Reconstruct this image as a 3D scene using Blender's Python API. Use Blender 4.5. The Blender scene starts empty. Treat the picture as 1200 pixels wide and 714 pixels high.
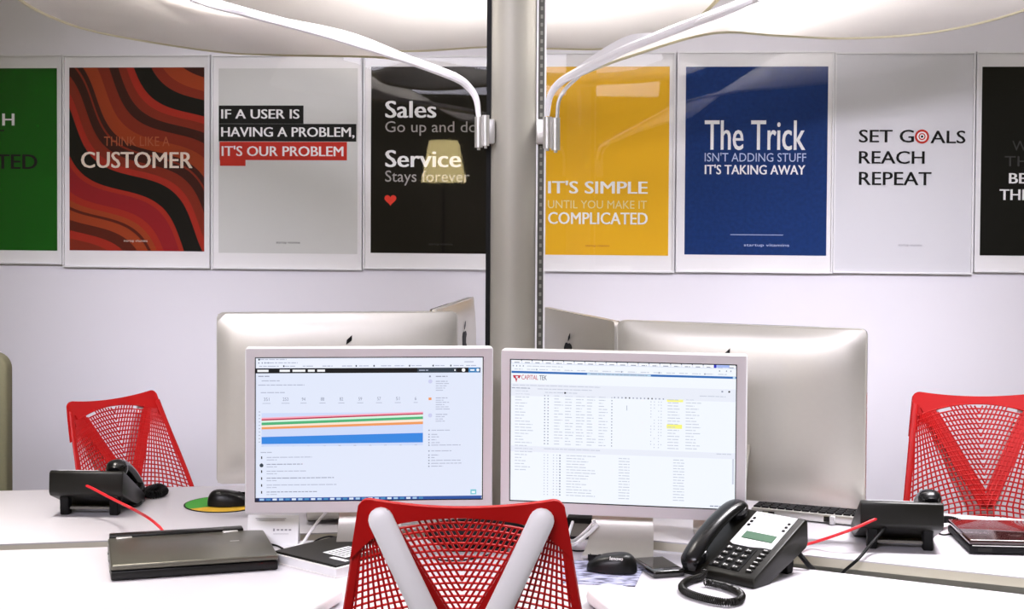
import bpy, bmesh, math, random
from mathutils import Vector, Matrix
random.seed(7)
R = math.radians
SC = bpy.context.scene
COL = SC.collection

# ------------------------------------------------------------------ camera
FPX, CX, CY = 1700.0, 600.0, 279.5
PITCH, ROLL, EYE = R(1.5), 0.006, 1.52
CAM = Vector((0, 0, EYE))
FW = Vector((0, math.cos(PITCH), -math.sin(PITCH)))
R0 = Vector((1, 0, 0)); U0 = Vector((0, math.sin(PITCH), math.cos(PITCH)))
RT = R0 * math.cos(ROLL) + U0 * math.sin(ROLL)
UP = U0 * math.cos(ROLL) - R0 * math.sin(ROLL)
cd = bpy.data.cameras.new('camera'); cam = bpy.data.objects.new('camera', cd); COL.objects.link(cam)
cd.sensor_width = 36; cd.lens = FPX * 36 / 1200; cd.shift_y = -(357 - CY) / 1200; cd.clip_start = 0.05
m = Matrix.Identity(4)
for i in range(3):
    m[i][0] = RT[i]; m[i][1] = UP[i]; m[i][2] = -FW[i]; m[i][3] = CAM[i]
cam.matrix_world = m
SC.camera = cam

# ------------------------------------------------------------------ world, lights, exposure
SC.view_settings.view_transform = 'Standard'; SC.view_settings.look = 'None'
SC.view_settings.gamma = 1; SC.view_settings.use_curve_mapping = False
SC.view_settings.exposure = 0.0
SC.cycles.use_denoising = True
SC.cycles.max_bounces = 8; SC.cycles.transparent_max_bounces = 16
SC.cycles.sample_clamp_indirect = 6
W = bpy.data.worlds.new('world'); SC.world = W; W.use_nodes = True
W.node_tree.nodes['Background'].inputs[0].default_value = (0.50, 0.46, 0.27, 1)
W.node_tree.nodes['Background'].inputs[1].default_value = 0.27

def area(name, loc, target, sx, sy, watts, color, spread=180):
    ld = bpy.data.lights.new(name, 'AREA'); ld.shape = 'RECTANGLE'; ld.size = sx; ld.size_y = sy
    ld.energy = watts; ld.color = color; ld.spread = R(spread)
    o = bpy.data.objects.new(name, ld); COL.objects.link(o); o.location = loc
    o.rotation_euler = (Vector(target) - Vector(loc)).to_track_quat('-Z', 'Y').to_euler()
    return o
LILAC = (0.90, 0.86, 1.0)
area('added_key_light', (-1.0, 0.2, 2.85), (0.0, 3.7, 0.85), 2.4, 1.2, 26, LILAC, 62)  # unseen key light, added high at the front left, narrowed towards desks and wall
area('added_wall_fill_left', (-1.0, 2.6, 2.47), (-0.9, 5.5, 0.9), 1.4, 0.15, 10.5, LILAC, 52)  # unseen fill, added to brighten the left half of the poster wall
area('added_wall_fill_right', (1.35, 2.6, 2.47), (1.0, 5.4, 0.9), 1.2, 0.15, 8.5, LILAC, 54)  # weaker added fill for the right half of the wall, no fixture there
area('added_canopy_backlight_right', (1.15, 3.6, 2.87), (1.15, 3.6, 1.5), 1.2, 0.6, 75, (1, 0.97, 1), 85)  # added lamp above the right canopy so that its fabric glows white
area('added_canopy_backlight_left', (-1.1, 3.5, 2.87), (-1.1, 3.5, 1.5), 1.0, 0.4, 26, (1, 0.94, 0.88), 75)  # added warm lamp above the left canopy, lights the fabric through
area('added_canopy_backlight_rear', (0.0, 4.15, 2.87), (0.0, 4.1, 1.5), 0.8, 0.4, 16, (1, 0.97, 0.98), 75)  # added lamp that brightens the rear canopy from above

# ------------------------------------------------------------------ pixel helpers (place real points in the room)
def ray(px, py):
    return FW + RT * ((px - CX) / FPX) + UP * ((CY - py) / FPX)
def at_z(px, py, z):
    d = ray(px, py); return CAM + d * ((z - EYE) / d.z)
def at_y(px, py, y):
    d = ray(px, py); return CAM + d * (y / d.y)
def at_plane(px, py, p, n):
    d = ray(px, py); return CAM + d * ((Vector(p) - CAM).dot(n) / d.dot(n))

# ------------------------------------------------------------------ materials
MATS = {}
def mat(name, col, rough=0.5, metal=0.0, emit=None, estr=1.0, coat=0.0, noise=0.0, nscale=60, spec=0.5, bump=0.0):
    if name in MATS: return MATS[name]
    mt = bpy.data.materials.new(name); mt.use_nodes = True
    nt = mt.node_tree; b = nt.nodes['Principled BSDF']
    b.inputs['Base Color'].default_value = (*col, 1)
    b.inputs['Roughness'].default_value = rough; b.inputs['Metallic'].default_value = metal
    b.inputs['Coat Weight'].default_value = coat; b.inputs['Specular IOR Level'].default_value = spec
    if emit:
        b.inputs['Emission Color'].default_value = (*emit, 1); b.inputs['Emission Strength'].default_value = estr
    if noise or bump:
        tc = nt.nodes.new('ShaderNodeTexCoord'); nz = nt.nodes.new('ShaderNodeTexNoise')
        nz.inputs['Scale'].default_value = nscale; nz.inputs['Detail'].default_value = 4
        nt.links.new(tc.outputs['Object'], nz.inputs['Vector'])
        if noise:
            mx = nt.nodes.new('ShaderNodeMix'); mx.data_type = 'RGBA'
            mx.inputs[6].default_value = (*[c * (1 - noise) for c in col], 1)
            mx.inputs[7].default_value = (*[min(1, c * (1 + noise)) for c in col], 1)
            nt.links.new(nz.outputs['Fac'], mx.inputs[0]); nt.links.new(mx.outputs[2], b.inputs['Base Color'])
        if bump:
            bp = nt.nodes.new('ShaderNodeBump'); bp.inputs['Strength'].default_value = bump; bp.inputs['Distance'].default_value = 0.002
            nt.links.new(nz.outputs['Fac'], bp.inputs['Height']); nt.links.new(bp.outputs['Normal'], b.inputs['Normal'])
    MATS[name] = mt; return mt
def glow(name, col, s=1.0):
    if name in MATS: return MATS[name]
    mt = bpy.data.materials.new(name); mt.use_nodes = True; nt = mt.node_tree
    b = nt.nodes['Principled BSDF']; b.inputs['Base Color'].default_value = (0.01, 0.01, 0.01, 1)
    b.inputs['Roughness'].default_value = 0.35; b.inputs['Specular IOR Level'].default_value = 0.2
    b.inputs['Emission Color'].default_value = (*col, 1); b.inputs['Emission Strength'].default_value = s
    MATS[name] = mt; return mt
def srgb(r, g, b):
    f = lambda c: (c / 255 / 12.92) if c <= 10 else ((c / 255 + 0.055) / 1.055) ** 2.4
    return (f(r), f(g), f(b))

M_wall = mat('wall_paint', (0.80, 0.785, 0.82), 0.75, noise=0.015, nscale=3)
M_ceil = mat('ceiling_paint', (0.75, 0.74, 0.72), 0.8, noise=0.02, nscale=5)
M_floor = mat('carpet', (0.16, 0.155, 0.15), 0.95, noise=0.2, nscale=200, bump=0.4)
M_desk = mat('desk_laminate', (0.61, 0.59, 0.63), 0.32, noise=0.01, nscale=8)
M_edge = mat('desk_edge_band', (0.66, 0.62, 0.52), 0.5, noise=0.02, nscale=30)
M_alu = mat('brushed_aluminium', (0.72, 0.71, 0.69), 0.38, metal=0.75, noise=0.02, nscale=90)
M_shell = mat('computer_shell', (0.62, 0.60, 0.55), 0.42, metal=0.7, noise=0.02, nscale=90)
M_bezel = mat('silver_bezel', (0.66, 0.62, 0.64), 0.42, metal=0.25, noise=0.01, nscale=50)
M_acryl = mat('white_acrylic', (0.87, 0.87, 0.88), 0.25)
M_black = mat('black_plastic', (0.005, 0.005, 0.005), 0.35, noise=0.1, nscale=120, spec=0.3)
M_blackm = mat('matte_black', (0.004, 0.004, 0.0045), 0.6, spec=0.2)
M_blackg = mat('gloss_black', (0.010, 0.009, 0.009), 0.12, coat=0.5)
M_char = mat('charcoal_plastic', (0.006, 0.0057, 0.004), 0.38, noise=0.1, nscale=100, spec=0.3)
M_key = mat('key_grey', (0.022, 0.022, 0.02), 0.4, spec=0.3)
M_red = mat('red_elastomer', (0.47, 0.005, 0.005), 0.48, spec=0.3, noise=0.04, nscale=25)
M_white = mat('white_plastic', (0.91, 0.90, 0.92), 0.38, noise=0.01, nscale=20)
M_cable_red = mat('red_cable', (0.75, 0.02, 0.03), 0.35)
M_paper = mat('white_paper', (0.82, 0.82, 0.84), 0.7)
M_ink = mat('grey_ink', (0.30, 0.30, 0.33), 0.7)
M_inkd = mat('dark_ink', (0.008, 0.008, 0.009), 0.6, spec=0.1)
M_gun = mat('gunmetal_lid', (0.13, 0.125, 0.10), 0.36, metal=0.7, noise=0.05, nscale=150)
M_frame = mat('poster_frame_white', (0.80, 0.80, 0.80), 0.4)
M_wprint = mat('print_white', (0.86, 0.85, 0.84), 0.6)
M_seat = mat('black_fabric', (0.02, 0.02, 0.02), 0.9, noise=0.2, nscale=300)
M_steel = mat('slotted_steel', (0.10, 0.10, 0.085), 0.4, metal=0.6)

def glassmat():
    mt = bpy.data.materials.new('clear_pane'); mt.use_nodes = True; nt = mt.node_tree
    nt.nodes.remove(nt.nodes['Principled BSDF'])
    tr = nt.nodes.new('ShaderNodeBsdfTransparent'); gl = nt.nodes.new('ShaderNodeBsdfGlossy'); mx = nt.nodes.new('ShaderNodeMixShader')
    gl.inputs['Roughness'].default_value = 0.02
    lw = nt.nodes.new('ShaderNodeLayerWeight'); lw.inputs['Blend'].default_value = 0.10
    mr = nt.nodes.new('ShaderNodeMapRange'); mr.inputs['To Min'].default_value = 0.022; mr.inputs['To Max'].default_value = 0.6
    nt.links.new(lw.outputs['Facing'], mr.inputs['Value'])
    pw = nt.nodes.new('ShaderNodeMath'); pw.operation = 'MINIMUM'; pw.inputs[1].default_value = 0.5
    nt.links.new(mr.outputs['Result'], pw.inputs[0]); nt.links.new(pw.outputs[0], mx.inputs[0])
    nt.links.new(tr.outputs[0], mx.inputs[1]); nt.links.new(gl.outputs[0], mx.inputs[2])
    nt.links.new(mx.outputs[0], nt.nodes['Material Output'].inputs['Surface'])
    return mt
M_glass = glassmat()

def fabric(name, col, trans):
    mt = bpy.data.materials.new(name); mt.use_nodes = True; nt = mt.node_tree
    nt.nodes.remove(nt.nodes['Principled BSDF'])
    d = nt.nodes.new('ShaderNodeBsdfDiffuse'); t = nt.nodes.new('ShaderNodeBsdfTranslucent'); mx = nt.nodes.new('ShaderNodeMixShader')
    nz = nt.nodes.new('ShaderNodeTexNoise'); nz.inputs['Scale'].default_value = 400
    cr = nt.nodes.new('ShaderNodeMix'); cr.data_type = 'RGBA'
    cr.inputs[6].default_value = (*[c * 0.97 for c in col], 1); cr.inputs[7].default_value = (*col, 1)
    nt.links.new(nz.outputs['Fac'], cr.inputs[0])
    nt.links.new(cr.outputs[2], d.inputs[0]); nt.links.new(cr.outputs[2], t.inputs[0])
    mx.inputs[0].default_value = trans
    nt.links.new(d.outputs[0], mx.inputs[1]); nt.links.new(t.outputs[0], mx.inputs[2])
    nt.links.new(mx.outputs[0], nt.nodes['Material Output'].inputs['Surface'])
    return mt
M_fabric = fabric('canopy_fabric', (0.88, 0.86, 0.84), 0.5)

# ------------------------------------------------------------------ mesh builder
def rotz(a): return Matrix.Rotation(a, 4, 'Z')
def T(x, y, z): return Matrix.Translation((x, y, z))
class MB:
    def __init__(s): s.bm = bmesh.new(); s.mi = 0
    def _take(s, b, M=None):
        if M is not None: bmesh.ops.transform(b, matrix=M, verts=b.verts)
        bmesh.ops.recalc_face_normals(b, faces=b.faces)
        for f in b.faces: f.material_index = s.mi
        me = bpy.data.meshes.new('tmp'); b.to_mesh(me); b.free()
        s.bm.from_mesh(me); bpy.data.meshes.remove(me); return s
    def box(s, c, d, bev=0, seg=2, M=None):
        b = bmesh.new(); bmesh.ops.create_cube(b, size=1)
        bmesh.ops.scale(b, vec=d, verts=b.verts); bmesh.ops.translate(b, vec=c, verts=b.verts)
        if bev: bmesh.ops.bevel(b, geom=b.edges[:], offset=bev, segments=seg, affect='EDGES', profile=0.5)
        return s._take(b, M)
    def prism(s, poly, z0, z1, bev=0, seg=2, M=None):
        b = bmesh.new(); vs = [b.verts.new((p[0], p[1], z0)) for p in poly]; f = b.faces.new(vs)
        r = bmesh.ops.extrude_face_region(b, geom=[f])
        bmesh.ops.translate(b, vec=(0, 0, z1 - z0), verts=[v for v in r['geom'] if isinstance(v, bmesh.types.BMVert)])
        bmesh.ops.recalc_face_normals(b, faces=b.faces)
        if bev: bmesh.ops.bevel(b, geom=[e for e in b.edges if e.calc_face_angle(0) > 0.5], offset=bev, segments=seg, affect='EDGES', profile=0.5)
        return s._take(b, M)
    def tube(s, pts, r, n=8, M=None, flat=1.0, up=None, closed=False):
        b = bmesh.new(); pts = [Vector(p) for p in pts]; N = len(pts); rings = []; prev = None
        for i, p in enumerate(pts):
            if closed: t = pts[(i + 1) % N] - pts[i - 1]
            else: t = pts[min(i + 1, N - 1)] - pts[max(i - 1, 0)]
            t.normalize()
            if up is not None: a = Vector(up)
            elif prev is not None: a = prev
            else: a = Vector((0, 0, 1)) if abs(t.z) < 0.9 else Vector((1, 0, 0))
            a = (a - t * a.dot(t)).normalized(); prev = a; c = t.cross(a)
            rr = r[i] if isinstance(r, (list, tuple)) else r
            rings.append([b.verts.new(p + (a * math.cos(2 * math.pi * k / n) * flat + c * math.sin(2 * math.pi * k / n)) * rr) for k in range(n)])
        for i in range(N if closed else N - 1):
            A, B = rings[i], rings[(i + 1) % N]
            for k in range(n): b.faces.new((A[k], A[(k + 1) % n], B[(k + 1) % n], B[k]))
        if not closed:
            b.faces.new(rings[0]); b.faces.new(rings[-1])
        return s._take(b, M)
    def lathe(s, prof, n=24, M=None):
        b = bmesh.new(); rings = []
        for (r, z) in prof:
            if r < 1e-6: rings.append([b.verts.new((0, 0, z))])
            else: rings.append([b.verts.new((r * math.cos(2 * math.pi * k / n), r * math.sin(2 * math.pi * k / n), z)) for k in range(n)])
        for A, B in zip(rings, rings[1:]):
            for k in range(n):
                k2 = (k + 1) % n
                if len(A) == 1 and len(B) == 1: continue
                if len(A) == 1: b.faces.new((A[0], B[k], B[k2]))
                elif len(B) == 1: b.faces.new((A[k], A[k2], B[0]))
                else: b.faces.new((A[k], A[k2], B[k2], B[k]))
        for ring in (rings[0], rings[-1]):
            if len(ring) > 1: b.faces.new(ring)
        return s._take(b, M)
    def grid(s, fn, nu, nv, thick=0, M=None):
        b = bmesh.new(); g = [[b.verts.new(fn(i / nu, j / nv)) for j in range(nv + 1)] for i in range(nu + 1)]
        for i in range(nu):
            for j in range(nv): b.faces.new((g[i][j], g[i + 1][j], g[i + 1][j + 1], g[i][j + 1]))
        bmesh.ops.remove_doubles(b, verts=b.verts, dist=1e-6)
        if thick:
            bmesh.ops.recalc_face_normals(b, faces=b.faces)
            bmesh.ops.solidify(b, geom=b.faces[:], thickness=thick)
        return s._take(b, M)
    def quad(s, pts):
        f = s.bm.faces.new([s.bm.verts.new(p) for p in pts]); f.material_index = s.mi; return s
    def mesh(s, me, M):
        b = bmesh.new(); b.from_mesh(me); bmesh.ops.transform(b, matrix=M, verts=b.verts)
        for f in b.faces: f.material_index = s.mi
        m2 = bpy.data.meshes.new('tmp'); b.to_mesh(m2); b.free(); s.bm.from_mesh(m2); bpy.data.meshes.remove(m2); return s
    def build(s, name, mats, parent=None, loc=None, rz=0, smooth=35):
        me = bpy.data.meshes.new(name); s.bm.to_mesh(me); s.bm.free()
        for mm in (mats if isinstance(mats, (list, tuple)) else [mats]): me.materials.append(mm)
        if smooth:
            me.polygons.foreach_set('use_smooth', [True] * len(me.polygons)); me.set_sharp_from_angle(angle=R(smooth))
        o = bpy.data.objects.new(name, me); COL.objects.link(o)
        if parent: o.parent = parent
        if loc is not None: o.location = loc
        o.rotation_euler.z = rz
        return o
def tag(o, label, cat, group=None, kind=None):
    if label: o['label'] = label
    if cat: o['category'] = cat
    if group: o['group'] = group
    if kind: o['kind'] = kind
    return o
def thing(name, label, cat, loc=(0, 0, 0), rz=0, group=None):
    o = bpy.data.objects.new(name, None); COL.objects.link(o); o.empty_display_size = 0.05
    o.location = loc; o.rotation_euler.z = rz
    return tag(o, label, cat, group)
def struct(o): o['kind'] = 'structure'; return o
def dup(root, loc, rz, label, skip=()):
    r = root.copy(); COL.objects.link(r); r.location = loc; r.rotation_euler.z = rz; r['label'] = label
    for ch in list(root.children):
        if ch.name.split('.')[0] in skip: continue
        c = ch.copy(); COL.objects.link(c); c.parent = r
        for g in list(ch.children):
            d = g.copy(); COL.objects.link(d); d.parent = c
    return r
def smooth_path(pts, n=8):
    P = [Vector(p) for p in pts]; P = [P[0] * 2 - P[1]] + P + [P[-1] * 2 - P[-2]]; out = []
    for i in range(1, len(P) - 2):
        a, b, c, d = P[i - 1:i + 3]
        for k in range(n):
            t = k / n
            out.append(0.5 * ((2 * b) + (c - a) * t + (2 * a - 5 * b + 4 * c - d) * t * t + (3 * b - a - 3 * c + d) * t ** 3))
    out.append(P[-2]); return out

_txt = {}
def text_mesh(body, off=0.0):
    k = (body, off)
    if k not in _txt:
        c = bpy.data.curves.new('t', 'FONT'); c.body = body; c.size = 1; c.resolution_u = 3; c.fill_mode = 'BOTH'
        o = bpy.data.objects.new('t', c); COL.objects.link(o)
        me = bpy.data.meshes.new_from_object(o); bpy.data.objects.remove(o); bpy.data.curves.remove(c)
        if off > 0.009:
            bt = bmesh.new()
            for q in (-1, 0, 1):
                n0 = len(bt.verts); bt.from_mesh(me); bt.verts.ensure_lookup_table()
                for v in bt.verts[n0:]: v.co.x += q * off; v.co.z += q + 1
            bt.to_mesh(me); bt.free()
        xs = [v.co.x for v in me.vertices]; ys = [v.co.y for v in me.vertices]
        _txt[k] = (me, min(xs), max(xs), min(ys), max(ys))
    return _txt[k]
def text_into(mb, body, x0, x1, z0, z1, y, off=0.0, M=None):
    """lettering filling the box x0..x1, z0..z1 in the local xz plane at depth y, facing -y"""
    me, a, b, c, d = text_mesh(body, off)
    S = Matrix(((((x1 - x0) / (b - a)), 0, 0, x0 - a * (x1 - x0) / (b - a)), (0, 0, 0, y), (0, (z1 - z0) / (d - c), 0, z0 - c * (z1 - z0) / (d - c)), (0, 0, 0, 1)))
    S[1][2] = -1e-4
    mb.mesh(me, (M @ S) if M is not None else S)

# ------------------------------------------------------------------ room
WP = Vector((0, 5.46, 0)); WN = Vector((-0.09, -1, 0)).normalized(); WANG = math.atan(-0.09)
WX = Vector((math.cos(WANG), math.sin(WANG), 0))
b = MB(); b.box((0, 0.05, 1.45), (7.2, 0.1, 2.9)); struct(b.build('wall_back', M_wall, loc=WP, rz=WANG, smooth=0))
b = MB(); b.box((0, 2.0, -0.05), (7.2, 8.6, 0.1)); struct(b.build('floor', M_floor, smooth=0))
b = MB(); b.box((0, 2.0, 2.95), (7.2, 8.6, 0.1)); struct(b.build('ceiling', M_ceil, smooth=0))

# ------------------------------------------------------------------ desks
DZ = 0.73
def desk(label, poly, legs):
    t = thing('desk', label, 'desk', (poly[0][0], poly[0][1], 0))
    ox, oy = poly[0]
    lp = [(x - ox, y - oy) for x, y in poly]
    b = MB(); b.prism(lp, DZ - 0.003, DZ); b.mi = 1; b.prism(lp, DZ - 0.022, DZ - 0.003)
    b.build('desktop', [M_desk, M_edge], t, smooth=0)
    for x, y in legs:
        b = MB(); b.tube([(x - ox, y - oy, 0.02), (x - ox, y - oy, DZ - 0.022)], 0.025, 16); b.lathe([(0, 0), (0.035, 0), (0.035, 0.012), (0.026, 0.022), (0, 0.022)], 16, T(x - ox, y - oy, 0))
        b.build('leg', M_alu, t)
    return t
desk('white front desk carrying the two lit monitors', [(-1.9, 3.09), (-1.155, 3.224), (-0.06, 3.405), (0.04, 3.39), (0.61, 3.118), (1.037, 2.91), (1.9, 2.50), (1.9, 1.78), (0.62, 2.45), (0.30, 2.735), (-0.46, 2.735), (-0.75, 2.56), (-1.9, 2.32)],
     [(-1.7, 2.55), (-1.6, 3.0), (1.7, 2.1), (1.7, 2.45), (0.75, 2.95), (-0.75, 3.05)])
desk('white rear desk under the green mouse pad on the left', [(-1.9, 3.143), (-1.155, 3.286), (-0.11, 3.478), (-0.11, 4.85), (-0.45, 4.75), (-0.66, 3.99), (-0.862, 3.96), (-1.371, 3.886), (-1.9, 3.81)],
     [(-1.7, 3.3), (-1.7, 3.75), (-0.75, 3.45), (-0.25, 4.65), (-0.55, 4.1)])
desk('white rear desk under the closed black laptop on the right', [(0.12, 3.45), (0.34, 3.358), (0.63, 3.243), (1.077, 3.049), (1.9, 2.69), (1.9, 3.41), (1.274, 3.612), (1.083, 3.68), (0.85, 3.76), (0.62, 4.55), (0.12, 4.75)],
     [(1.7, 2.9), (1.7, 3.35), (0.85, 3.3), (0.3, 4.5), (0.65, 4.0)])
# grey cable tray in the gap
tr = thing('cable_tray', 'grey cable tray in the gap between the right-hand desks', 'cable tray', (0.62, 3.19, 0))
tv = Vector((1.077 - 0.63, 3.049 - 3.243, 0)); ta = math.atan2(tv.y, tv.x)
b = MB(); b.box((0.3, 0.03, 0.665), (1.1, 0.19, 0.006)); b.box((0.3, -0.063, 0.685), (1.1, 0.004, 0.04)); b.box((0.3, 0.123, 0.685), (1.1, 0.004, 0.04))
b.build('tray', mat('tray_grey', (0.42, 0.42, 0.40), 0.5, noise=0.05, nscale=40), tr, rz=ta)
for dx in (0.0, 0.62):
    b = MB(); b.box((dx, 0, 0.33), (0.03, 0.06, 0.66)); b.box((dx, 0, 0.01), (0.08, 0.1, 0.02), 0.004); b.build('leg', M_alu, tr, rz=ta)

# ------------------------------------------------------------------ post
PY = 3.56
pc = at_y(603.5, 400, PY); PX = pc.x - 0.002
post = thing('power_pole', 'tall pale column with black seam rising between the two monitors', 'pole', (PX, PY, 0))
def arc(cx, cy, r, a0, a1, n): return [(cx + r * math.cos(a0 + (a1 - a0) * k / n), cy + r * math.sin(a0 + (a1 - a0) * k / n)) for k in range(n + 1)]
b = MB(); b.prism(arc(-0.006, 0.02, 0.062, R(200), R(340), 20) + [(0.052, 0.06), (-0.064, 0.06)], 0.0, 2.75); b.build('column', mat('pole_paint', (0.40, 0.385, 0.33), 0.5, metal=0.2, noise=0.01, nscale=15), post)
b = MB(); b.box((-0.0655, 0.012, 1.375), (0.011, 0.05, 2.75)); b.build('gasket', M_blackm, post)
b = MB(); b.box((0.053, -0.004, 1.375), (0.0045, 0.012, 2.75)); b.box((0.0725, 0.0, 1.375), (0.0045, 0.014, 2.75)); b.build('edge_trim', M_acryl, post)
b = MB(); b.box((0.063, 0.015, 1.375), (0.0165, 0.03, 2.75)); b.mi = 1
for k in range(100): b.box((0.063, -0.0005, 0.75 + k * 0.02), (0.006, 0.003, 0.009))
b.build('slotted_rail', [M_steel, mat('slot_grey', (0.25, 0.25, 0.21), 0.5)], post)  # slots in a lighter grey than the rail
b = MB(); b.lathe([(0, 0), (0.16, 0), (0.16, 0.008), (0.15, 0.012), (0, 0.012)], 32); b.build('base_plate', M_alu, post)

# ------------------------------------------------------------------ posters
M_poster = {}
def poster_at(px, py): 
    p = at_plane(px, py, WP + WN * 0.022, WN); return (p - WP).dot(WX), p.z
class Poster:
    def __init__(s, label, fr, art=None, artmat=None, backmat=None):
        ym = (fr[2] + fr[3]) / 2; xm = (fr[0] + fr[1]) / 2
        s.u0 = poster_at(fr[0], ym)[0]; s.u1 = poster_at(fr[1], ym)[0]
        s.z1 = poster_at(xm, fr[2])[1]; s.z0 = poster_at(xm, fr[3])[1]
        s.t = thing('framed_poster', label, 'poster', WP + WX * s.u0 + Vector((0, 0, s.z0)), WANG, 'framed slogan posters along the wall')
        w, h = s.u1 - s.u0, s.z1 - s.z0; s.w, s.h = w, h
        d, e = 0.022, 0.006
        b = MB()
        b.box((w / 2, -d / 2, e / 2), (w, d, e)); b.box((w / 2, -d / 2, h - e / 2), (w, d, e))
        b.box((e / 2, -d / 2, h / 2), (e, d, h - 2 * e)); b.box((w - e / 2, -d / 2, h / 2), (e, d, h - 2 * e))
        b.build('frame', M_frame, s.t, smooth=0)
        b = MB(); b.box((w / 2, -0.007, h / 2), (w - 2 * e, 0.010, h - 2 * e)); b.build('backing_sheet', backmat or M_wprint, s.t, smooth=0)
        s.yl = -0.0130
        if art:
            a0, z1 = s.loc(art[0], art[2], ym); a1, z0 = s.loc(art[1], art[3], ym)
            b = MB(); b.box(((a1 - a0) / 2, 0, (z1 - z0) / 2), (a1 - a0, 0.0008, z1 - z0)); s.aw, s.ah = a1 - a0, z1 - z0
            s.art = b.build('print', artmat, s.t, loc=(a0, -0.0125, z0), smooth=0)
        b = MB(); b.box((w / 2, -0.0175, h / 2), (w - 2 * e, 0.002, h - 2 * e)); b.build('pane', M_glass, s.t, smooth=0)
    def loc(s, px, py, ym=None):
        u, z = poster_at(px, py); return u - s.u0, z - s.z0
    def text(s, body, x0, x1, y0, y1, mt, off=0.0):
        b = MB(); a = s.loc(x0, y0)[0]; c = s.loc(x1, y1)[0]; zt2 = s.loc((x0 + x1) / 2, y0)[1]; zb2 = s.loc((x0 + x1) / 2, y1)[1]
        text_into(b, body, 0, c - a, 0, zt2 - zb2, 0, off); b.build('lettering', mt, s.t, loc=(a, s.yl - 0.0012, zb2), smooth=0)
    def rect(s, x0, x1, y0, y1, mt, dy=0, name='text_panel'):
        a, z1 = s.loc(x0, y0); c, z0 = s.loc(x1, y1); y = s.yl - dy
        b = MB(); b.box(((c - a) / 2, 0, (z1 - z0) / 2), (c - a, 0.0002, z1 - z0)); b.build(name, mt, s.t, loc=(a, y, z0), smooth=0)
    def target(s, cx, cy, rings):
        a, z = s.loc(cx, cy); b = MB(); ms = []
        for i, (r, mt) in enumerate(rings):
            rr = s.loc(cx + r, cy)[0] - a
            if mt not in ms: ms.append(mt)
            b.mi = ms.index(mt); b.quad([(rr * math.cos(2 * math.pi * k / 24), -0.0002 * i, rr * math.sin(2 * math.pi * k / 24)) for k in range(24)])
        b.build('target_ring', ms, s.t, loc=(a, s.yl - 0.0006, z), smooth=0)
    def done(s): pass
P_W = mat('ink_white', (0.88, 0.88, 0.86), 0.6, spec=0.08); P_CR = mat('ink_cream', (0.85, 0.72, 0.58), 0.6, spec=0.08); P_K = M_inkd
P_R = mat('ink_red', (0.52, 0.03, 0.02), 0.6, spec=0.08); P_G = mat('ink_midgrey', (0.40, 0.38, 0.36), 0.6, spec=0.08); P_OR = mat('ink_dull_orange', (0.42, 0.10, 0.04), 0.6, spec=0.08)
P_DG = mat('ink_darkgrey', (0.045, 0.045, 0.045), 0.6, spec=0.08); P_LB = mat('ink_paleblue', (0.5, 0.58, 0.78), 0.6, spec=0.08); P_LY = mat('ink_paleyellow', (0.80, 0.70, 0.34), 0.6, spec=0.08)

def wave_material(aw, ah):
    mt = bpy.data.materials.new('red_wave_print'); mt.use_nodes = True; nt = mt.node_tree; bs = nt.nodes['Principled BSDF']; bs.inputs['Roughness'].default_value = 0.6; bs.inputs['Specular IOR Level'].default_value = 0.08
    L = nt.links; tc = nt.nodes.new('ShaderNodeTexCoord'); sp = nt.nodes.new('ShaderNodeSeparateXYZ'); L.new(tc.outputs['Object'], sp.inputs[0])
    def mth(op, a, b_):
        n = nt.nodes.new('ShaderNodeMath'); n.operation = op
        for i, v in enumerate((a, b_)):
            if v is None: continue
            if isinstance(v, (int, float)): n.inputs[i].default_value = v
            else: L.new(v, n.inputs[i])
        return n.outputs[0]
    x = mth('ADD', mth('MULTIPLY', sp.outputs['X'], 159 / aw), 80)
    y = mth('ADD', mth('MULTIPLY', mth('SUBTRACT', ah, sp.outputs['Z']), 216 / ah), 79)
    c, s_ = math.cos(R(42)), math.sin(R(42))
    a = mth('ADD', mth('MULTIPLY', x, c), mth('MULTIPLY', y, s_)); p = mth('SUBTRACT', mth('MULTIPLY', y, c), mth('MULTIPLY', x, s_))
    sn = mth('SINE', mth('MULTIPLY', mth('SUBTRACT', a, 255), 2 * math.pi / 190), None)
    ph = mth('ADD', p, mth('MULTIPLY', sn, 17))
    f = mth('DIVIDE', mth('ADD', ph, 120), 300)
    cr = nt.nodes.new('ShaderNodeValToRGB'); cr.color_ramp.interpolation = 'CONSTANT'; L.new(f, cr.inputs[0])
    K = (0.006, 0.004, 0.004); DM = (0.045, 0.008, 0.006); RB = (0.22, 0.022, 0.010); OR = (0.32, 0.045, 0.012); CR = (0.27, 0.010, 0.016); BR = (0.10, 0.012, 0.006); RE = (0.36, 0.022, 0.012)
    st = [(-120, DM), (-102, OR), (-84, RB), (-72, K), (-51, RE), (-42, RB), (-32, DM), (-20, RB), (-6, OR), (9, DM), (15, RB), (18, DM), (28, RB), (40, RE), (48, K), (70, RE), (76, CR), (96, RE), (104, OR), (112, BR), (115, OR), (127, BR), (140, RE), (150, RB), (165, DM)]
    while len(cr.color_ramp.elements) > 1: cr.color_ramp.elements.remove(cr.color_ramp.elements[-1])
    cr.color_ramp.elements[0].position = 0; cr.color_ramp.elements[0].color = (*DM, 1)
    for v, cc in st[1:]:
        e = cr.color_ramp.elements.new((v + 120) / 300); e.color = (*cc, 1)
    L.new(cr.outputs[0], bs.inputs['Base Color']); return mt

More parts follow.
